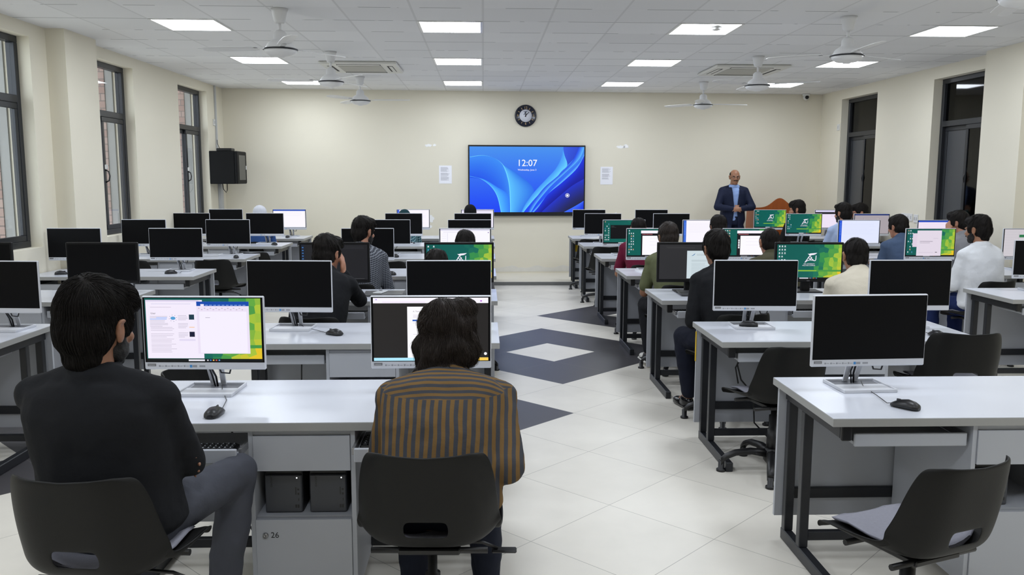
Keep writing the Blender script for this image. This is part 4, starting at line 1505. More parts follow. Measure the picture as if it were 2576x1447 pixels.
    # eyes and lips
    for q in (-1, 1):
        e = MB().ell(H_(q * 0.031, 0.0785, 0.001), (0.0115 * hs, 0.010 * hs, 0.0062 * hs), Rm, 12).build('eye', M_EYE, t)
        MB().ell(H_(q * 0.031, 0.0865, 0.001), (0.0056 * hs, 0.004 * hs, 0.0056 * hs), Rm, 10).build('iris', M_IRIS, e)
    # ---- trousers
    tm = MB()
    tm.rings(torso_rings([(c, f, w, d) for c, f, w, d in rows[:3]], 0.004, s, broad))
    for q in (-1, 1):
        hj, K, A_ = leg[q]
        tm.capsule(hj, 0.094 * s, K, 0.071 * s)
        tm.capsule(K, 0.071 * s, K * 0.5 + A_ * 0.5 + Vector((0, -0.012, 0)), 0.066 * s)
        tm.capsule(K * 0.5 + A_ * 0.5 + Vector((0, -0.012, 0)), 0.066 * s, A_ + Vector((0, 0, 0.03)), 0.055 * s)
    melt(tm, 'trousers', max(vox, 0.010), trousers or cloth('black_trousers', (24, 25, 29)), t, 8, 0.006, 12, seed)
    # ---- shoes
    for q in (-1, 1):
        A_ = leg[q][2]
        gz = A_.z - 0.10
        so = MB()
        so.ell(A_ + Vector((0, 0.03, -0.045)), (0.042, 0.075, 0.048))
        so.ell(A_ + Vector((0, 0.125, -0.068)), (0.046, 0.085, 0.030))
        so.box(A_.x - 0.042, A_.x + 0.042, A_.y - 0.055, A_.y + 0.185, gz + 0.001, gz + 0.03, 0.012)
        so = melt(so, 'shoe', 0.009, shoes or mat('black_leather', shoe_col, 0.3), t, 4)
        if sole:
            sm = MB()
            sm.box(A_.x - 0.047, A_.x + 0.047, A_.y - 0.062, A_.y + 0.20, gz, gz + 0.022, 0.009)
            sm.build('sole', sole, so)
            MB().ell(A_ + Vector((0, 0.13, -0.064)), (0.047, 0.075, 0.030)).build('toe_cap', sole, so)
    # ---- shirt
    if shirt:
        st_ = MB()
        top = torso_rings(rows[:8], 0.002 if jacket else 0.018, s, broad)
        top[0] = [v + Vector((0, 0, 0.045)) for v in top[0]]
        st_.rings(top)
        for q in (() if jacket else (-1, 1)):
            E_, W_ = arm[q][0], arm[q][1]
            st_.capsule(sh[q] + Vector((-q * 0.012, 0, 0)), 0.064 * s, E_ if sleeve == 'long' else sh[q] * (1 - slv) + E_ * slv, (0.054 if sleeve == 'long' else 0.062) * s)
            st_.capsule(nb + Vector((q * 0.035, -0.012, -0.004)), 0.056 * s, sh[q], 0.062 * s)
            st_.capsule(p[3] + fw[3] * -0.03, 0.09 * s, nb + fw[4] * -0.012 - ndir * 0.01, 0.062 * s)
            if sleeve == 'long':
                st_.capsule(E_, 0.054 * s, W_ - (W_ - E_).normalized() * 0.015, 0.038 * s)
        if collar:
            cr = []
            for k in range(18):
                a = 2 * PI * k / 18
                cr.append(nb + ndir * (0.026 + 0.012 * max(0, -math.sin(a))) + Vector((0.068 * s * math.cos(a), 0, 0)) + fw[4] * (0.070 * s * math.sin(a)))
            for k in range(18):
                st_.capsule(cr[k], 0.012, cr[(k + 1) % 18], 0.012, 6)
                lo_ = [cr[i] - ndir * 0.022 + (cr[i] - nb - ndir * (cr[i] - nb).dot(ndir)) * 0.14 for i in (k, (k + 1) % 18)]
                st_.capsule(lo_[0], 0.015, lo_[1], 0.015, 6)
        melt(st_, 'shirt', max(vox, 0.009), shirt, t, 6, 0.005, 11, seed * 3.1)
    if jacket:
        jk = MB()
        jr = rows[:8]
        jk.rings(torso_rings([(rows[0][0] + Vector((0, 0, -0.10)), fw[0], 0.170, 0.125)] + jr, 0.020, s, broad))
        for q in (-1, 1):
            E_, W_ = arm[q][0], arm[q][1]
            jk.capsule(sh[q] + Vector((-q * 0.004, 0, 0.004)), 0.066 * s, E_, 0.058 * s)
            jk.capsule(nb + Vector((q * 0.05, -0.012, -0.022)), 0.050 * s, sh[q] + Vector((0, 0, 0.006)), 0.064 * s)
            jk.capsule(E_, 0.058 * s, W_ - (W_ - E_).normalized() * 0.02, 0.044 * s)
        jo = melt(jk, 'jacket', 0.009, jacket, t, 5, 0.003, 9, seed)
        bm = bmesh.new()
        bm.from_mesh(jo.data)
        zt, zb_ = nb.z - 0.02, nb.z - 0.30
        dl = []
        for f in bm.faces:
            c = f.calc_center_median()
            w = 0.028 + 0.034 * min(1, max(0, (c.z - zb_) / (zt - zb_)))
            if c.z < hip_z + 0.13:
                w = 0.028 + 0.10 * max(0, (hip_z + 0.13 - c.z))
            if abs(c.x + 0.005) < w and c.y > 0.05:
                dl.append(f)
        bmesh.ops.delete(bm, geom=dl, context='FACES')
        for _ in range(3):
            for v in bm.verts:                      # true the cut edges into clean lapel lines
                if v.is_boundary and v.co.y > 0.04 and abs(v.co.x) < 0.14:
                    w = 0.028 + 0.034 * min(1, max(0, (v.co.z - zb_) / (zt - zb_)))
                    if v.co.z < hip_z + 0.13:
                        w = 0.028 + 0.10 * max(0, (hip_z + 0.13 - v.co.z))
                    if abs(abs(v.co.x + 0.005) - w) < 0.03:
                        v.co.x = -0.005 + (w if v.co.x > -0.005 else -w)
        bm.to_mesh(jo.data)
        bm.free()
        so_ = jo.modifiers.new('cloth_thickness', 'SOLIDIFY')
        so_.thickness = 0.008
        so_.offset = -1
        MB().ell(nb + Vector((0.085, 0.112, -0.085)), (0.007, 0.004, 0.007)).build('lapel_pin', mat('pin_silver', (220, 216, 200), 0.3, metal=0.6), jo)
    # ---- hair, beard, headscarf, glasses
    hm = hairmat or M_HAIR
    if scarf:
        sc = MB()
        S3 = lambda c, r: sc.ell(H_(*c), tuple(x * hs for x in r), Rm)
        S3((0, -0.018, 0.030), (0.090, 0.106, 0.102))
        S3((0, -0.028, -0.05), (0.086, 0.088, 0.10))
        sc.rings(torso_rings([(nb - ndir * 0.10, fw[4], 0.19, 0.12), (nb - ndir * 0.03, fw[4], 0.14, 0.10), (nb + ndir * 0.05, fw[4], 0.088, 0.088)], 0.014, s, 1.0))
        melt(sc, 'headscarf', 0.010, scarf, t, 5, 0.004, 14, seed)
    elif hair:
        hb = MB()
        K3 = lambda c, r: hb.ell(H_(*c), tuple(x * hs for x in r), Rm)
        if hair == 'short':
            K3((0, -0.022, 0.036), (0.083, 0.098, 0.092))
            K3((0, -0.046, -0.018), (0.075, 0.068, 0.075))
            K3((0, -0.062, -0.072), (0.052, 0.040, 0.040))
            for q in (-1, 1):
                K3((q * 0.066, 0.020, 0.008), (0.014, 0.026, 0.040))
        elif hair == 'full':
            K3((0, -0.018, 0.046), (0.090, 0.106, 0.098))
            K3((0, -0.050, -0.010), (0.082, 0.074, 0.086))
            K3((0, -0.056, -0.080), (0.056, 0.036, 0.044))
            K3((0.01, 0.044, 0.084), (0.068, 0.068, 0.044))
            K3((0.025, 0.074, 0.062), (0.052, 0.034, 0.036))
            for q in (-1, 1):
                K3((q * 0.068, 0.024, 0.016), (0.018, 0.032, 0.048))
        elif hair == 'shaggy':
            K3((0, -0.020, 0.042), (0.098, 0.110, 0.100))
            K3((0, -0.050, -0.040), (0.098, 0.080, 0.090))
            K3((0, -0.066, -0.110), (0.082, 0.056, 0.052))
            for q, z in ((-1, -0.045), (1, -0.030)):
                K3((q * 0.082, -0.008, z), (0.034, 0.056, 0.070))
                K3((q * 0.060, -0.058, -0.125), (0.034, 0.034, 0.032))
            for q, y, z in ((-1, -0.02, -0.135), (1, -0.03, -0.130), (-0.4, -0.095, -0.130), (0.35, -0.10, -0.118)):
                K3((q * 0.092, y, z), (0.026, 0.026, 0.022))
            K3((0.045, -0.01, 0.105), (0.060, 0.070, 0.036))
            K3((-0.045, 0.0, 0.085), (0.054, 0.074, 0.040))
        elif hair == 'fringe':
            for q in (-1, 1):
                K3((q * 0.0585, -0.022, 0.034), (0.0195, 0.058, 0.044))
            K3((0, -0.060, 0.000), (0.070, 0.050, 0.070))
        hobj = melt(hb, 'hair', 0.008, hm, t, 3, {'short': 0.003, 'full': 0.005, 'shaggy': 0.013}.get(hair, 0.002), 16, seed * 2.3)
        if locks and hair != 'fringe':
            lg = {'short': 0.035, 'full': 0.06, 'shaggy': 0.09}[hair]
            strands(hobj.data, 'locks', hc, Rm, locks, lg * hs, 0.0011 if locks < 700 else 0.0009, (0, 0.35 if hair == 'full' else 0.0, -0.35), seed, hm, hobj, {'short': 0.12, 'full': 0.16, 'shaggy': 0.5}[hair])
    if beard:
        bb = MB()
        B3 = lambda c, r: bb.ell(H_(*c), tuple(x * hs for x in r), Rm)
        if beard == 'moustache':
            for q in (-1, 1):
                B3((q * 0.016, 0.0965, -0.052), (0.020, 0.009, 0.0075))
        else:
            B3((0, 0.047, -0.090), (0.047, 0.049, 0.036))
            for q in (-1, 1):
                B3((q * 0.046, 0.032, -0.064), (0.021, 0.040, 0.036))
                B3((q * 0.062, 0.022, -0.030), (0.011, 0.018, 0.034))
                B3((q * 0.016, 0.094, -0.051), (0.020, 0.010, 0.007))
            if beard == 'long':
                B3((0, 0.050, -0.115), (0.044, 0.042, 0.040))
        melt(bb, 'moustache' if beard == 'moustache' else 'beard', 0.005, M_BEARD, t, 2, 0.003, 60, seed)
    for q in (-1, 1):
        if pose != 'sit':
            MB().ell(H_(q * 0.033, 0.0935, 0.021), (0.022, 0.006, 0.004), Rm, 10).build('eyebrow', M_BEARD, t)
    if glasses:
        g = MB()
        for q in (-1, 1):
            g.tube([H_(q * 0.033 + 0.024 * math.cos(a), 0.103, 0.0 + 0.017 * math.sin(a)) for a in [2 * PI * k / 14 for k in range(15)]], 0.0013, 6)
            g.tube([H_(q * 0.057, 0.103, 0.004), H_(q * 0.078, 0.06, 0.006), H_(q * 0.084, -0.01, 0.004)], 0.0014, 6)
        g.tube([H_(-0.009, 0.105, 0.002), H_(0.009, 0.105, 0.002)], 0.0014, 6)
        g.build('eyeglasses', M_BLK, t)
    t['hip'] = 0
    del t['hip']
    return t, Vector((at[0] - off.x, at[1] - off.y))
# ================================================================== LAYOUT
BACK = dict(A=3.76, B=5.27, C=6.87, D=8.45, E=10.12, F=11.85, G=13.25)      # far edge of each row of desks
def lc_x(y):
    return -0.685 + 0.0095 * (y - 3.76)
def desk_x(b, y):
    return {'LL': -3.41, 'LC': lc_x(y), 'RC': 2.09, 'RR': 4.76}[b]
MON_DX = {'LL': (-0.49, 0.465), 'LC': (-0.475, 0.465), 'RC': (-0.445, 0.50), 'RR': (-0.32, 0.63)}
WHERE = {'LL': 'column by the left windows', 'LC': 'column left of the aisle', 'RC': 'column right of the aisle', 'RR': 'column by the right wall'}
ORD = {'LL': 'BCDEFG', 'LC': 'ABCDEFG', 'RC': 'ABCDEFG', 'RR': 'CDEFG'}
NTH = ('nearest', 'second', 'third', 'fourth', 'fifth', 'sixth', 'farthest')
def nth(b, r):
    k = ORD[b].index(r)
    return 'farthest' if k == len(ORD[b]) - 1 else NTH[k]
PULL = {('LC', 'A', 0): 0.13, ('LC', 'A', 1): 0.13, ('RC', 'C', 0): 0.10, ('RC', 'D', 0): 0.10, ('RC', 'E', 0): 0.06, ('RC', 'C', 1): 0.10, ('LC', 'C', 0): 0.11}
desks = {}
dproto = make_desk('d', (0, -50, 0))
for b in ('LC', 'RC', 'LL', 'RR'):
    for r in ORD[b]:
        yb = BACK[r]
        lab = 'white two-seat computer desk, %s from the camera in the %s' % (nth(b, r), WHERE[b])
        d_ = dup(dproto, (desk_x(b, yb), yb - DD / 2, 0.0), 0, lab)
        desks[b, r] = d_
        for k, sd in enumerate((-1, 1)):
            add_tray(d_, sd, PULL.get((b, r, k), 0.0))
def drop(root):
    for ch in list(root.children):
        drop(ch)
    bpy.data.objects.remove(root)
drop(dproto)
# marks on single desks
M_YEL = mat('yellow_tape', (214, 178, 30), 0.6)
MB().box(-0.7425, -0.7395, 0.303, 0.325, 0.50, 0.69).build('yellow_tape', M_YEL, desks['RC', 'B'])
MB().box(-0.665, -0.58, 0.300, 0.3045, 0.50, 0.63).build('yellow_label', M_YEL, desks['RC', 'G'])
MB().text('26', -0.11, 0.305, 0.032, -0.3226, 0, 'CENTER').build('handwritten_number', M_INKBLK, desks['LC', 'A'])
def cables(d_, pts_list, nm='hanging_cable'):
    for pts, r in pts_list:
        MB().tube(pts, r, 6).build(nm, M_BLK, d_)
cables(desks['LC', 'B'], [([(-0.47, 0.1, 0.63), (-0.46, 0.12, 0.58), (-0.40, 0.13, 0.565), (-0.32, 0.13, 0.57), (-0.26, 0.13, 0.53), (-0.25, 0.13, 0.42), (-0.30, 0.14, 0.2), (-0.30, 0.2, 0.01)], 0.006),
                          ([(-0.42, 0.1, 0.63), (-0.43, 0.12, 0.5), (-0.44, 0.14, 0.3), (-0.42, 0.2, 0.01)], 0.004)])
cables(desks['RC', 'B'], [([(-0.50, 0.1, 0.63), (-0.53, 0.12, 0.52), (-0.50, 0.13, 0.42), (-0.42, 0.13, 0.33), (-0.40, 0.15, 0.14), (-0.28, 0.1, 0.012)], 0.005),
                          ([(-0.48, 0.1, 0.63), (-0.54, 0.12, 0.50), (-0.52, 0.12, 0.40)], 0.005)])
cables(desks['LC', 'A'], [([(-0.36, 0.0, 0.63), (-0.33, 0.05, 0.5), (-0.34, 0.1, 0.2), (-0.30, 0.2, 0.01)], 0.004)])

# ---- screens
DARKPDF, SHEET = (38, 36, 35), (252, 251, 255)
def scr_word(seed=1):
    it = desktop(seed, 3, 8, False, True)
    it.append(('r', -0.0 + 0.012, 0.055, 0.50, 0.975, (244, 236, 252)))
    it.append(('r', 0.012, 0.945, 0.47, 0.975, (226, 216, 240)))
    it.append(('r', 0.06, 0.91, 0.40, 0.917, (205, 205, 232), 1))
    it += lines(0.05, 0.36, 0.86, 1, 0.02, (190, 180, 200), 2)
    it.append(('t', 'User', 0.075, 0.765, 0.011, (70, 66, 80)))
    it += lines(0.045, 0.20, 0.715, 8, 0.022, (176, 170, 190), 3)
    it.append(('r', 0.10, 0.69, 0.195, 0.705, (176, 198, 248), 1))
    it.append(('r', 0.045, 0.668, 0.19, 0.683, (176, 198, 248), 1))
    it.append(P_([(0.245 + 0.022 * math.cos(a), 0.69 + 0.026 * math.sin(a)) for a in [2 * PI * k / 20 for k in range(20)]], (86, 160, 214)))
    for k in range(8):
        a = 2 * PI * k / 8 + 0.2
        it.append(('r', 0.243 + 0.032 * math.cos(a), 0.687 + 0.05 * math.sin(a), 0.248 + 0.032 * math.cos(a), 0.694 + 0.05 * math.sin(a), (60, 70, 110), 1))
    for k, v in enumerate((0.545, 0.44, 0.36, 0.28, 0.205)):
        it += lines(0.05, 0.27, v, 3, 0.024, (184, 176, 196), 10 + k)
    for k, (v, c) in enumerate(((0.67, (30, 60, 76)), (0.545, (246, 200, 160)), (0.40, (22, 26, 52)))):
        it.append(('r', 0.385, v, 0.43, v + (0.08 if k != 1 else 0.012), c, 1))
        it += lines(0.29, 0.375, v + 0.06, 4, 0.022, (178, 172, 192), 30 + k)
    it.append(('r', 0.295, 0.335, 0.435, 0.365, (228, 220, 244), 1))
    it.append(('r', 0.455, 0.135, 0.905, 0.955, (236, 226, 246)))
    it.append(('r', 0.455, 0.885, 0.905, 0.955, (18, 74, 172)))
    it.append(('r', 0.49, 0.885, 0.52, 0.915, (240, 232, 250), 1))
    for k in range(10):
        it.append(('r', 0.53 + k * 0.036, 0.895, 0.553 + k * 0.036, 0.903, (160, 190, 236), 1))
    for k in range(16):
        it.append(('r', 0.47 + k * 0.025, 0.845 - 0.022 * (k % 2), 0.482 + k * 0.025, 0.856 - 0.022 * (k % 2), (196, 176, 190), 1))
    it.append(('r', 0.478, 0.15, 0.885, 0.80, (246, 240, 254)))
    it.append(('r', 0.53, 0.70, 0.57, 0.708, (178, 172, 190), 1))
    return it
def scr_pdf():
    it = [('r', 0, 0, 1, 1, DARKPDF), ('r', 0, 0.915, 1, 1, (250, 246, 255)), ('r', 0.08, 0.93, 0.45, 0.938, (238, 214, 244)), ('r', 0.93, 0.94, 0.945, 0.958, (170, 60, 210)),
          ('r', 0.02, 0.965, 0.035, 0.98, (190, 160, 240), 1), ('r', 0.295, 0.045, 0.66, 0.86, SHEET), ('r', 0.34, 0.63, 0.64, 0.655, (46, 96, 190)),
          ('t', 'A. Team Member Contributions', 0.345, 0.785, 0.0085, (120, 112, 124), 'LEFT'), ('r', 0, 0, 1, 0.048, (176, 232, 252)), ('r', 0.88, 0, 1, 0.048, (250, 206, 88))]
    it += lines(0.345, 0.60, 0.725, 3, 0.018, (206, 196, 214), 4) + lines(0.345, 0.50, 0.60, 1, 0.02, (206, 196, 214), 5) + lines(0.345, 0.62, 0.42, 1, 0.02, (206, 196, 214), 5) + lines(0.345, 0.62, 0.25, 1, 0.02, (206, 196, 214), 5)
    it.append(P_([(0.975 + 0.013 * math.cos(a), 0.11 + 0.023 * math.sin(a)) for a in [2 * PI * k / 18 for k in range(18)]], (250, 250, 255)))
    return it
def scr_page(c=(250, 246, 255), bar=None, side=None, seed=1, nl=8, txt=(214, 206, 226)):
    it = [('r', 0, 0, 1, 1, c)]
    if side:
        it.append(('r', 0, 0, 0.065, 1, side))
        for k in range(8):
            it.append(('r', 0.02, 0.86 - k * 0.07, 0.045, 0.88 - k * 0.07, (110, 150, 230), 1))
    if bar:
        it.append(('r', 0, 0.93, 1, 1, bar))
    it += lines(0.12, 0.9, 0.84, nl, 0.085, txt, seed)
    it.append(('r', 0, 0, 1, 0.03, (224, 228, 240)))
    return it
def scr_terminal():
    return desktop(5, 3, 9, False, False) + [('r', 0.16, 0.20, 0.86, 0.80, (10, 10, 12))] + lines(0.18, 0.3, 0.76, 3, 0.03, (90, 100, 100), 2)
def scr_ide(seed, c0):
    it = desktop(seed, 3, 9, False, True)
    it += [('r', 0.27, 0.02, 0.98, 0.93, (22, 20, 26)), ('r', 0.27, 0.85, 0.98, 0.95, (248, 244, 255)), ('r', 0.34 if c0 else 0.30, 0.06, 0.98, 0.76, (252, 250, 255))]
    it += [('r', 0.30 + k * 0.03, 0.80, 0.32 + k * 0.03, 0.825, (200, 110, 120), 1) for k in range(7)]
    if c0:
        it += [('r', 0.295, 0.30 + k * 0.085, 0.325, 0.37 + k * 0.085, (236, 236, 240), 1) for k in range(4)]
    it += lines(0.45, 0.8, 0.66, 3, 0.12, (226, 214, 236), seed)
    return it
def scr_letter():
    it = [('r', 0, 0, 1, 1, (44, 44, 46)), ('r', 0.43, 0.02, 0.98, 0.82, (206, 220, 226)), ('r', 0.50, 0.0, 0.98, 0.02, (120, 190, 220))]
    it += lines(0.58, 0.92, 0.72, 2, 0.035, (128, 140, 150), 2) + lines(0.50, 0.92, 0.55, 3, 0.022, (150, 162, 170), 3) + lines(0.50, 0.80, 0.45, 10, 0.036, (150, 162, 170), 6)
    it += [P_([(0.495, 0.67), (0.525, 0.70), (0.545, 0.735), (0.56, 0.74), (0.54, 0.70), (0.52, 0.675)], (70, 120, 170)), ('r', 0.62, 0.055, 0.86, 0.085, (20, 24, 28)),
           ('r', 0.10, 0.93, 0.40, 0.936, (70, 70, 72), 1), ('r', 0.12, 0.90, 0.55, 0.905, (80, 80, 82), 1)]
    return it
def scr_code():
    return [('r', 0, 0, 1, 1, (30, 30, 33)), ('r', 0, 0, 0.05, 1, (24, 32, 48))] + [('r', 0.012, 0.9 - 0.08 * k, 0.036, 0.93 - 0.08 * k, (60, 110, 170), 1) for k in range(5)] + lines(0.60, 0.95, 0.93, 2, 0.04, (58, 60, 66), 4) + lines(0.1, 0.5, 0.9, 4, 0.05, (44, 46, 52), 6) + [('r', 0.3, 0.03, 0.95, 0.036, (96, 98, 100), 1)]
def scr_form():
    it = desktop(9, 3, 9, False, True)
    it += [('r', 0.12, 0.35, 0.30, 0.85, (222, 208, 226)), ('r', 0.21, 0.02, 0.72, 0.955, (226, 216, 230)), ('r', 0.27, 0.545, 0.54, 0.557, (100, 92, 110)), ('r', 0.27, 0.495, 0.48, 0.505, (120, 110, 130)),
           ('r', 0.55, 0.66, 0.65, 0.67, (190, 180, 200), 1), ('r', 0.60, 0.145, 0.64, 0.165, (40, 36, 44), 1), ('r', 0.26, 0.135, 0.56, 0.15, (206, 196, 212), 1)]
    return it
def scr_sheet():
    it = [('r', 0, 0, 1, 1, (205, 200, 206))] + [('r', 0.0, 0.1 + 0.1 * k, 1, 0.103 + 0.1 * k, (180, 176, 184), 1) for k in range(9)] + [('r', 0.30 * k, 0.0, 0.30 * k + 0.004, 0.92, (180, 176, 184), 1) for k in range(1, 4)]
    it += [('r', 0.31, 0.70, 0.58, 0.80, (46, 120, 76)), ('r', 0.62, 0.70, 0.9, 0.80, (44, 46, 50)), ('r', 0.52, 0.68, 0.58, 0.74, (40, 80, 120))]
    return it
def scr_browser():
    return [('r', 0, 0, 1, 1, (250, 248, 255)), ('r', 0, 0.94, 1, 1, (222, 220, 238)), ('r', 0.14, 0.2, 0.146, 0.86, (206, 202, 226)), ('r', 0.06, 0.88, 0.5, 0.89, (206, 200, 226), 1)] + lines(0.03, 0.12, 0.82, 9, 0.08, (214, 208, 226), 4) + [('r', 0.955, 0.86, 0.975, 0.89, (120, 90, 160), 1)]
def scr_panel():
    return [('r', 0, 0, 1, 1, (238, 226, 246)), ('r', 0, 0.9, 1, 1, (214, 208, 238)), ('r', 0, 0.78, 1, 0.9, (40, 38, 44)), ('r', 0.5, 0.66, 1, 0.68, (200, 180, 210))]
def scr_greyform():
    return [('r', 0, 0, 1, 1, (168, 160, 166)), ('r', 0, 0.94, 1, 1, (36, 56, 120)), ('r', 0.25, 0.66, 0.72, 0.82, (150, 144, 152)), ('r', 0.26, 0.67, 0.71, 0.81, (176, 168, 174))] + lines(0.28, 0.68, 0.78, 3, 0.03, (130, 126, 134), 3)
WB_, WK = monitor_white('w', (0, -50, 0), 0, 'monitors on the desks'), monitor_black('k', (0, -50, 0), 0, 'monitors on the desks')
def off_label(kind, b, r, k):
    return 'switched-off %s monitor, %s place, %s desk, %s' % ('white' if kind == 'w' else 'black', ('left', 'right')[k], nth(b, r), WHERE[b])
LIT = {
    ('LC', 'A', 0): (scr_word(), 'lit white monitor showing a browser beside a text editor, in front of black-shirted man'),
    ('LC', 'A', 1): (scr_pdf(), 'lit white monitor showing a dark document viewer, in front of the striped shirt'),
    ('LC', 'C', 0): (scr_code(), 'lit black monitor showing a dark editor, in front of man with hand on face'),
    ('LC', 'C', 1): (desktop(4), 'lit black monitor with green wallpaper and winged logo, left of the aisle'),
    ('LC', 'D', 1): (scr_browser(), 'lit white monitor with white web page, fourth desk, left of the aisle'),
    ('LC', 'G', 0): (scr_page(side=(70, 100, 214), seed=2), 'lit monitor with blue side strip, farthest desk left of the aisle, by teal headscarf'),
    ('LC', 'G', 1): (scr_page((240, 234, 250), (206, 200, 224), None, 3), 'lit pale monitor behind black headscarf, farthest desk left of the aisle'),
    ('LL', 'G', 1): (scr_page((252, 248, 255), (44, 84, 190), None, 4, 3), 'lit monitor with blue title bar, farthest desk by the left windows'),
    ('RC', 'C', 0): (scr_letter(), 'lit black monitor showing a letter page on dark grey, right of the aisle'),
    ('RC', 'C', 1): (desktop(7), 'lit black monitor with green wallpaper and winged logo, before man in cream shirt'),
    ('RC', 'D', 0): (scr_ide(11, False), 'lit white monitor with teal desktop and white window, before man in olive shirt'),
    ('RC', 'D', 1): (scr_ide(12, True), 'lit white monitor with teal desktop and dark image editor, fourth desk right of aisle'),
    ('RC', 'E', 0): (scr_terminal(), 'lit white monitor with teal desktop and black terminal, before man in maroon shirt'),
    ('RC', 'E', 1): (scr_page(side=(58, 106, 212), seed=6, nl=5), 'lit white monitor with blue side strip, fifth desk right of the aisle'),
    ('RR', 'D', 0): (scr_form(), 'lit white monitor with form window over green wallpaper, before man in white shirt'),
    ('RR', 'D', 1): (scr_sheet(), 'lit white monitor with grey spreadsheet, second desk by the right wall'),
    ('RR', 'E', 0): (scr_page((226, 232, 255), None, (40, 88, 214), 7, 6, (206, 212, 240)), 'lit white monitor with blue side strip, before man in slate-blue shirt'),
    ('RR', 'E', 1): (scr_page((240, 226, 244), (40, 78, 190), None, 8, 3), 'lit monitor with blue title bar, before man in grey shirt by right wall'),
    ('RR', 'F', 0): (desktop(13), 'lit white monitor with green wallpaper and winged logo, before man in light blue shirt'),
    ('RR', 'F', 1): (scr_greyform(), 'lit monitor with dull grey form, fourth desk by the right wall'),
    ('RR', 'G', 0): (desktop(15), 'lit white monitor with green wallpaper and winged logo, in front of the lectern'),
    ('RR', 'G', 1): (scr_panel(), 'lit monitor with lilac page and dark band, farthest desk by the right wall'),
}
ROT = {('RC', 'A', 0): 3, ('RC', 'B', 0): -2, ('LC', 'A', 0): -2, ('LC', 'B', 0): -3, ('LL', 'B', 1): -4, ('RC', 'C', 1): -2, ('RR', 'C', 0): -5, ('RC', 'E', 0): 3, ('RC', 'F', 0): -3}
XOFF = {('LL', 'B', 1): 0.10, ('RR', 'C', 0): 0.08, ('LC', 'G', 1): 0.04, ('RC', 'G', 0): -0.02, ('LL', 'F', 0): -0.05, ('LL', 'F', 1): -0.015, ('RR', 'D', 0): -0.03, ('LC', 'C', 0): -0.03}
monitors = {}
for b in ('LC', 'RC', 'LL', 'RR'):
    for r in ORD[b]:
        for k in (0, 1):
            if (b, r, k) in (('RC', 'A', 1), ('LL', 'B', 0), ('RR', 'C', 1)):
                continue                                    # outside the picture
            kind = 'k' if (r == 'C' and b != 'RR') else 'w'
            key = (b, r, k)
            x = desk_x(b, BACK[r]) + MON_DX[b][k] + XOFF.get(key, 0)
            lab = LIT[key][1] if key in LIT else off_label(kind, b, r, k)
            mo = dup(WB_ if kind == 'w' else WK, (x, BACK[r] - 0.19, 0.7503), RAD(ROT.get(key, 0)), lab)
            monitors[key] = mo
            if key in LIT:
                show(mo, kind, LIT[key][0])
drop(WB_)
drop(WK)

# ---- mice
M_MOUSE = mat('black_mouse_plastic', (22, 22, 25), 0.38)
def make_mouse(label, loc, rz, far):
    t = thing('computer_mouse', label, 'mouse', loc, rz, 'computer mice')
    m = MB()
    prof = ((-0.056, 0.010, 0.012), (-0.052, 0.022, 0.024), (-0.035, 0.030, 0.033), (-0.010, 0.031, 0.038), (0.020, 0.029, 0.032), (0.042, 0.025, 0.022), (0.055, 0.016, 0.014))
    rs = []
    for y, w, h in prof:
        rs.append([(w * math.cos(a) * (1.0 if math.sin(a) > 0 else 1.0), y, max(0.0, h * (0.25 + 0.75 * math.sin(a))) if math.sin(a) > 0 else 0.001 + 0.25 * h * (1 + math.sin(a))) for a in [2 * PI * k / 18 for k in range(18)]])
    m.rings(rs)
    m.build('body', M_MOUSE, t)
    MB().box(-0.003, 0.003, 0.018, 0.036, 0.024, 0.034, 0.002).build('wheel', mat('mouse_wheel', (52, 52, 56), 0.5), t)
    if far:
        fx, fy = far
        M_ = Matrix.Rotation(-rz, 3, 'Z')
        q = M_ @ Vector((fx - loc[0], fy - loc[1], 0))
        MB().tube([(0, 0.054, 0.010), (0, 0.075, 0.006), (q.x * 0.35 + 0.012, 0.07 + (q.y - 0.07) * 0.4, 0.004), (q.x * 0.75 - 0.008, 0.07 + (q.y - 0.07) * 0.8, 0.008), (q.x, q.y, 0.016)], 0.0016, 6).build('cable', M_BLK, t)
    return t
for b, r, k, x, y, rz in (('LL', 'D', 0, -3.924, 7.957, -70), ('LL', 'D', 1, -2.936, 8.011, -75), ('LL', 'E', 1, -2.772, 9.55, 20), ('LL', 'E', 0, -3.69, 9.55, 30), ('LL', 'F', 1, -2.793, 11.39, 40), ('LL', 'G', 1, -2.93, 12.78, 0),
                          ('LC', 'B', 0, -0.865, 4.86, 55), ('LC', 'A', 0, -1.03, 3.19, -4), ('RC', 'A', 0, 1.678, 3.225, 38), ('RC', 'B', 1, 2.622, 4.74, 10), ('LC', 'D', 0, -0.857, 7.885, 35), ('LC', 'E', 0, -1.0, 9.65, 25)):
    ctr = monitors[b, r, k].location
    make_mouse('black mouse beside the %s monitor, %s desk, %s' % (('left', 'right')[k], nth(b, r), WHERE[b]), (x, y, 0.7505), RAD(rz), (ctr.x + 0.03, ctr.y + 0.05))
ctr = monitors['RC', 'B', 0].location
make_mouse('black mouse lying on the monitor foot, second desk, column right of the aisle', (ctr.x - 0.03, ctr.y - 0.045, 0.7605), RAD(70), None)

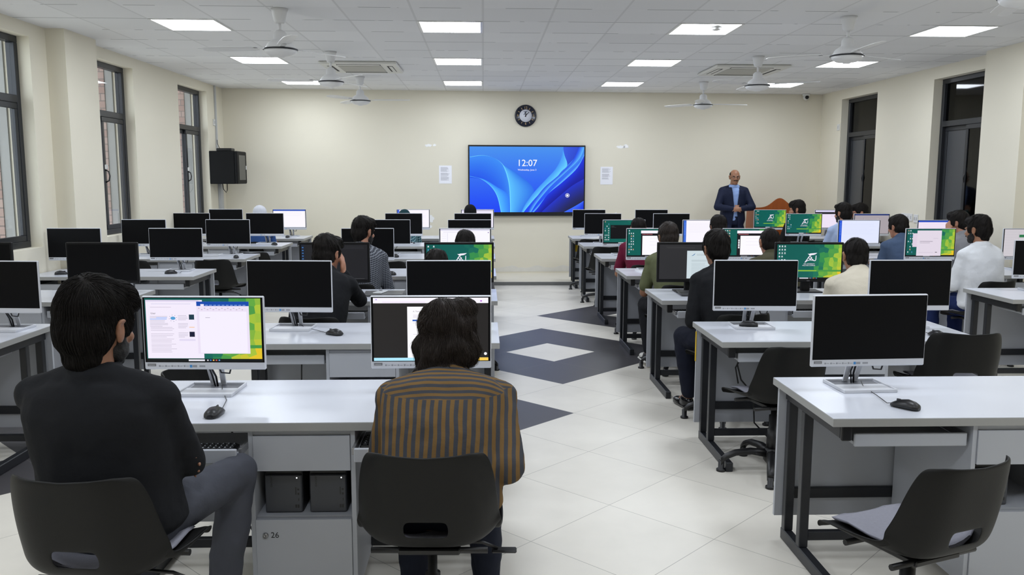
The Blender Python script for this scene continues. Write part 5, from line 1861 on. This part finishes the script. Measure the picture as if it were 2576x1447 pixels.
# ---- keyboards on the drawn-out trays
M_KEYS = mat('black_keys', (30, 31, 34), 0.4)
M_LEG = mat('key_legend', (196, 200, 206), 0.5)
def make_keyboard(label, loc, rz=0.0):
    t = thing('keyboard', label, 'keyboard', loc, rz, 'keyboards on trays')
    MB().box(-0.21, 0.21, -0.065, 0.065, 0, 0.014, 0.004).build('base', M_BLK, t)
    ky, lg = MB(), MB()
    for j in range(5):
        n_ = 20
        for i in range(n_):
            if j == 0 and 4 < i < 10:
                if i == 5:
                    ky.box(-0.20 + 5 * 0.0202, -0.20 + 10 * 0.0202 - 0.002, -0.058, -0.037, 0.013, 0.020, 0.002)
                continue
            x0, y0 = -0.20 + i * 0.0202, -0.058 + j * 0.0238
            ky.box(x0, x0 + 0.0182, y0, y0 + 0.021, 0.013, 0.020, 0.002)
            lg.box(x0 + 0.006, x0 + 0.0105, y0 + 0.010, y0 + 0.0155, 0.0198, 0.0203)
    kk = ky.build('keys', M_KEYS, t)
    lg.build('legends', M_LEG, kk)
    return t
kb = make_keyboard('black keyboard on the tray beside the black-shirted man', (-1.13, 3.76 - DD / 2 - 0.36, 0.6445))
for lab, key, dx in (('black keyboard on the tray before the striped shirt', ('LC', 'A'), 0.43), ('black keyboard on the tray before man in black shirt, right of aisle', ('RC', 'C'), -0.44),
                     ('black keyboard on the tray before man in olive shirt, nearer the aisle', ('RC', 'D'), -0.44), ('black keyboard on the tray before man in cream shirt', ('RC', 'C'), 0.43)):
    d_ = desks[key]
    dup(kb, (d_.location.x + dx, d_.location.y - 0.27, 0.6445), 0, lab)
# ---- computers in the cabinet niches
M_CPU = mat('dark_grey_case', (66, 68, 74), 0.45)
def make_cpu(label, loc):
    t = thing('desktop_computer', label, 'computer', loc, 0, 'desktop computers in the desk cabinets')
    MB().box(-0.072, 0.072, 0.012, 0.30, 0, 0.166, 0.004).build('case', mat('black_case', (26, 27, 30), 0.5), t)
    f = MB().box(-0.070, 0.070, 0.0, 0.014, 0.002, 0.152, 0.004).build('front_panel', M_CPU, t)
    m = MB()
    for x0, x1, z0, z1 in ((0.045, 0.049, 0.073, 0.103), (0.053, 0.060, 0.090, 0.097), (0.053, 0.060, 0.072, 0.080), (0.056, 0.059, 0.048, 0.058), (0.044, 0.050, 0.020, 0.033), (0.053, 0.059, 0.020, 0.033)):
        m.box(x0, x1, -0.0006, 0.001, z0, z1)
    m.build('ports', M_BLK, f)
    MB().text('Lenovo', 0, 0, 0.016, 0, 0, 'CENTER', Matrix.Translation((-0.044, -0.0006, 0.128)) @ Matrix.Rotation(PI / 2, 4, 'Y')).build('brand_lettering', M_BLK, f)
    MB().ell((0.052, -0.0006, 0.140), (0.0026, 0.001, 0.0026), None, 10).build('power_light', mat('power_led', (255, 255, 255), 0.5, emit=(255, 255, 255), estr=2.0), f)
    return t
dl = desks['LC', 'A'].location
cp = make_cpu('dark grey desktop computer, left one in the nearest cabinet left of the aisle', (dl.x - 0.085, dl.y - 0.27, 0.3725))
dup(cp, (dl.x + 0.085, dl.y - 0.27, 0.3725), 0, 'dark grey desktop computer, right one in the nearest cabinet left of the aisle')
dl = desks['RC', 'A'].location
dup(cp, (dl.x - 0.085, dl.y - 0.27, 0.3725), 0, 'dark grey desktop computer in the cabinet behind the empty front right chair')

# ---- loose things on desks
t = thing('laptop', 'closed grey laptop on the third desk left of the aisle', 'laptop', (-0.76, 6.54, 0.7503), RAD(4))
MB().box(-0.16, 0.16, -0.11, 0.11, 0.002, 0.012, 0.004).build('base', mat('laptop_grey', (104, 104, 104), 0.4, metal=0.4), t)
MB().box(-0.16, 0.16, -0.11, 0.11, 0.0125, 0.019, 0.003).build('lid', mat('laptop_grey', (104, 104, 104), 0.4, metal=0.4), t)
t = thing('phone', 'white phone lying on the closed grey laptop', 'phone', (-0.80, 6.53, 0.7695), RAD(-14))
MB().box(-0.036, 0.036, -0.075, 0.075, 0, 0.009, 0.004).build('body', mat('phone_white', (206, 208, 210), 0.35), t)
MB().box(-0.030, -0.004, 0.040, 0.070, 0.009, 0.011, 0.002).build('camera_bump', M_BLK, t)
t = thing('booklet', 'white booklet on the fourth desk right of the aisle', 'booklet', (1.60, 8.14, 0.7503), RAD(8))
MB().box(-0.09, 0.09, -0.13, 0.13, 0, 0.008).build('pages', M_PAPER, t)
MB().box(-0.092, 0.092, -0.132, 0.132, 0.008, 0.009).build('cover', mat('cover_white', (222, 222, 224), 0.5), t)
t = thing('laptop', 'dark grey laptop corner beside black-shirted man right of the aisle', 'laptop', (1.70, 6.52, 0.7503), RAD(-3))
MB().box(-0.17, 0.17, -0.12, 0.12, 0.002, 0.011, 0.004).build('base', mat('laptop_dark', (62, 62, 64), 0.45), t)
MB().box(-0.17, 0.17, -0.12, 0.12, 0.0115, 0.018, 0.003).build('lid', mat('laptop_dark', (62, 62, 64), 0.45), t)

# ================================================================== WHO SITS WHERE
chair0 = make_chair('c', (0, -50, 0), 0, 'swivel chairs')
chair_high = make_chair('c', (0, -54, 0), 0, 'swivel chairs', 0.05)
chair_higher = make_chair('c', (0, -56, 0), 0, 'swivel chairs', 0.095)
chair_low = make_chair('c', (0, -52, 0), 0, 'swivel chairs', -0.06)
def seat(label, pos, deg, low=False):
    dup({True: chair_low, 'high': chair_high, 'higher': chair_higher}.get(low, chair0), (pos[0], pos[1], 0), RAD(-deg), label)
def sitter(who, chair_turn=None, cdx=0.0, cdy=0.0, ch=False, **kw):
    face = kw.get('face', 0)
    t, root = person(**kw)
    a = RAD(face)
    seat('black swivel chair under ' + who, (root.x + 0.02 * math.sin(a) + cdx, root.y + 0.02 * math.cos(a) + cdy), face if chair_turn is None else chair_turn, ch)
    return t
C_BLACK = cloth('black', (26, 27, 30))
C_JEANS = cloth('dark_jeans', (30, 34, 46))
sitter('the black-shirted man nearest the camera on the left', ch='high', up=0.05, legs={-1: ((-0.16, 0.42, 0.56), (-0.15, 0.40, 0.10)), 1: ((0.235, 0.42, 0.59), (0.19, 0.33, 0.10))}, label='man in black long-sleeved shirt sitting nearest the camera, head turned right', at=(-1.20, 2.63), ztop=1.352, face=6, side=-0.22, cdx=0.02, cdy=-0.08, shirt=C_BLACK,
       trousers=cloth('charcoal_trousers', (74, 76, 84)), tone='b', arms=('cross', 'cross'), hyaw=8, hpitch=0.14, hair='full', beard='full', broad=1.22, vox=0.006, locks=8000, seed=3, scale=0.97, ts=0.93, hs=1.13, thigh=0.05)
sitter('the man in striped shirt', cdx=-0.03, ch='high', up=0.05, label='man in brown and grey striped shirt with shaggy hair, bending forward', at=(-0.128, 3.01), ztop=1.213, ts=0.84, slv=0.97, face=2, side=0.05,
       shirt=striped('brown_grey_stripes', (62, 64, 70), (112, 87, 52), 0.027, 0.93), trousers=C_JEANS, tone='c', sleeve='short', arms=('desk', 'thigh'), hyaw=12, hpitch=0.2, hair='shaggy', broad=1.12, vox=0.006,
       locks=9000, hairmat=M_HAIRB, seed=5, hs=1.02)
sitter('the man with hand on face', label='man in black shirt resting his face on one hand, left of aisle', at=(-1.076, 5.87), ztop=1.259, face=6, shirt=C_BLACK, tone='c', sleeve='long', arms=('desk', 'face'), hyaw=18, hair='full', vox=0.008, locks=500, seed=7)
sitter('the man in checked shirt', label='man in dark checked shirt with beard, left of the aisle', at=(-1.048, 7.45), ztop=1.311, face=10, shirt=checked('dark_check', (36, 38, 48), (150, 154, 162), 0.016), tone='c', hyaw=24, hair='full', beard='full', locks=400, seed=9, broad=1.02)
sitter('person hidden behind second-desk monitor', label='dark-haired person low in front of green wallpaper, left of the aisle', at=(-0.325, 5.87), ztop=1.163, shirt=cloth('grey_shirt', (126, 126, 128)), hair='short', locks=400, seed=11, hpitch=0.5)
sitter('person hidden behind third-desk monitor', label='dark-haired person in front of white web page, left of the aisle', at=(-0.16, 7.45), ztop=1.183, shirt=cloth('dull_shirt', (96, 96, 100)), hair='full', locks=400, seed=12, hpitch=0.4)
sitter('person in black headscarf', label='person in black headscarf at the farthest desk left of the aisle', at=(-0.187, 12.22), ztop=1.27, shirt=C_BLACK, hair=None, scarf=cloth('black_scarf', (20, 20, 22)), seed=13, collar=False)
sitter('person in teal headscarf', label='person in dark teal headscarf and patterned dress, farthest desk left of aisle', at=(-1.129, 12.22), ztop=1.195, shirt=checked('teal_pattern', (30, 66, 84), (150, 190, 190), 0.035), hair=None, scarf=cloth('teal_scarf', (26, 58, 64)), seed=14, collar=False, hpitch=0.35)
sitter('person in white headscarf', label='person in white headscarf and blue dress by the left windows', at=(-3.182, 12.22), ztop=1.249, face=8, shirt=cloth('blue_dress', (54, 84, 138)), hair=None, scarf=cloth('white_scarf', (214, 216, 224)), seed=15, collar=False, hyaw=20, hpitch=0.3)
sitter('the man in maroon shirt', label='man in maroon short-sleeved shirt, right of the aisle', at=(1.676, 9.12), ztop=1.231, face=-4, shirt=cloth('maroon', (104, 26, 52)), tone='a', sleeve='short', hair='short', locks=300, seed=17)
sitter('the man in olive shirt by the aisle', label='man in olive shirt and white trainers, right of the aisle', at=(1.636, 7.45), ztop=1.261, face=-6, shirt=cloth('olive', (98, 102, 74)), tone='b', sleeve='short', hair='full', locks=400, seed=18, hairmat=M_HAIRB,
       legs={-1: ((-0.16, 0.40, 0.52), (-0.19, 0.16, 0.13)), 1: ((0.14, 0.42, 0.515), (0.14, 0.40, 0.10))}, shoes=mat('trainer_black', (34, 34, 36), 0.5), sole=mat('trainer_white', (208, 206, 198), 0.5))
sitter('the man in black shirt right of the aisle', label='man in black shirt and black leather shoes, right of the aisle', at=(1.632, 5.87), ztop=1.293, face=-14, shirt=C_BLACK, trousers=cloth('navy_trousers', (24, 27, 40)), tone='b', arms=('lap', 'desk'), hair='full', locks=600, seed=19, hyaw=8, vox=0.008,
       shoes=mat('polished_black_leather', (14, 14, 16), 0.12), legs={-1: ((-0.15, 0.40, 0.52), (-0.14, 0.30, 0.10)), 1: ((0.14, 0.42, 0.515), (0.14, 0.40, 0.10))})
sitter('person seated before the standing man', label='dark-haired person seen between two screens, below the standing man', at=(2.552, 9.12), ztop=1.249, shirt=cloth('dark_shirt', (40, 42, 48)), hair='full', locks=300, seed=20)
sitter('the man in dark olive shirt', label='man in dark olive shirt at fourth desk right of the aisle', at=(2.545, 7.45), ztop=1.215, shirt=cloth('dark_olive', (74, 72, 54)), tone='c', hair='short', locks=300, seed=21)
sitter('the man in cream shirt', label='man in cream shirt with collar, right of the aisle', at=(2.622, 5.87), ztop=1.245, face=4, shirt=cloth('cream', (206, 198, 180)), tone='a', hair='short', locks=500, seed=22, vox=0.008)
sitter('the bearded man in black at the farthest desk', label='bearded man in black shirt near the lectern, head turned left', at=(4.54, 12.15), ztop=1.353, face=-20, shirt=cloth('black_kurta', (30, 30, 30)), tone='c', hyaw=-42, hair='full', beard='long', locks=300, seed=24)
sitter('the man in light blue shirt', label='man in light blue shirt by the right wall', at=(4.657, 10.85), ztop=1.38, face=-14, shirt=cloth('light_blue', (164, 180, 212)), tone='c', hair='full', locks=300, seed=25, hyaw=-12, beard='full', hs=1.03)
sitter('the man with glasses', cdx=-0.05, label='man with glasses in dark shirt, profile to the left, farthest desk by right wall', at=(5.45, 12.12), ztop=1.29, face=-10, shirt=cloth('dark_green', (44, 48, 46)), tone='c', hair='full', locks=300, seed=26, hyaw=-68, glasses=True)
sitter('the man in slate-blue shirt', label='man in slate-blue shirt by the right wall', at=(4.547, 9.15), ztop=1.253, face=-8, shirt=cloth('slate_blue', (70, 86, 112)), tone='c', hair='full', locks=300, seed=27, hyaw=-14, broad=1.1)
sitter('the man in grey shirt', label='man in grey shirt leaning his cheek on his hand, by the right wall', at=(5.20, 9.12), ztop=1.299, face=-16, shirt=cloth('mid_grey', (134, 134, 138)), tone='c', hair='full', locks=300, seed=28, hyaw=-28, arms=('face', 'desk'))
sitter('the man in white shirt', label='bearded man in white long-sleeved shirt by the right wall', at=(4.432, 7.45), ztop=1.33, face=-16, shirt=cloth('white_shirt', (226, 228, 232)), trousers=cloth('navy_jeans', (30, 42, 84)), tone='a', hair='full', beard='full', locks=500, seed=29, hyaw=-14, broad=1.06, vox=0.008)

person('man in navy suit and light blue shirt standing by the lectern, hands clasped', (4.02, 13.52, 0.05), face=180, lean=0.03, pose='stand', tone='a', shirt=cloth('suit_shirt', (150, 176, 226)), jacket=cloth('navy_suit', (26, 33, 56), 0.7), trousers=cloth('navy_suit', (26, 33, 56), 0.7),
       arms=('clasp', 'clasp'), hair='fringe', beard='moustache', glasses=True, vox=0.007, hyaw=5, hpitch=0.06, broad=1.06, seed=31, group=None, scale=1.006, locks=0, neck_fwd=0.2)

# empty chairs
for who, pos, deg, low in (('at the front right desk, seat turned left', (1.465, 2.73), -21, False), ('at left place of second desk, right of the aisle', (1.64, 4.60), -14, False), ('at right place of second desk, right of the aisle', (2.67, 4.69), 4, 'high'),
                           ('at left place of fourth desk by left windows', (-3.75, 9.30), 4, False), ('at right place of fourth desk by left windows', (-2.92, 9.42), 4, False), ('at right place of fifth desk by left windows', (-2.92, 10.98), 0, True),
                           ('at right place of second desk, left of aisle, behind striped shirt', (-0.22, 4.10), 10, True), ('at left place of second desk, left of aisle, turned sideways', (-1.30, 4.16), 100, True),
                           ('at left place of fifth desk, left of the aisle', (-1.02, 9.20), 3, False), ('at left place of sixth desk, right of the aisle', (1.60, 11.08), -4, False), ('at left place of farthest desk, right of the aisle', (1.58, 12.42), -4, False)):
    seat('empty black swivel chair ' + who, pos, deg, low)
drop(chair0)
drop(chair_low)
drop(chair_high)
drop(chair_higher)
bpy.context.view_layer.update()
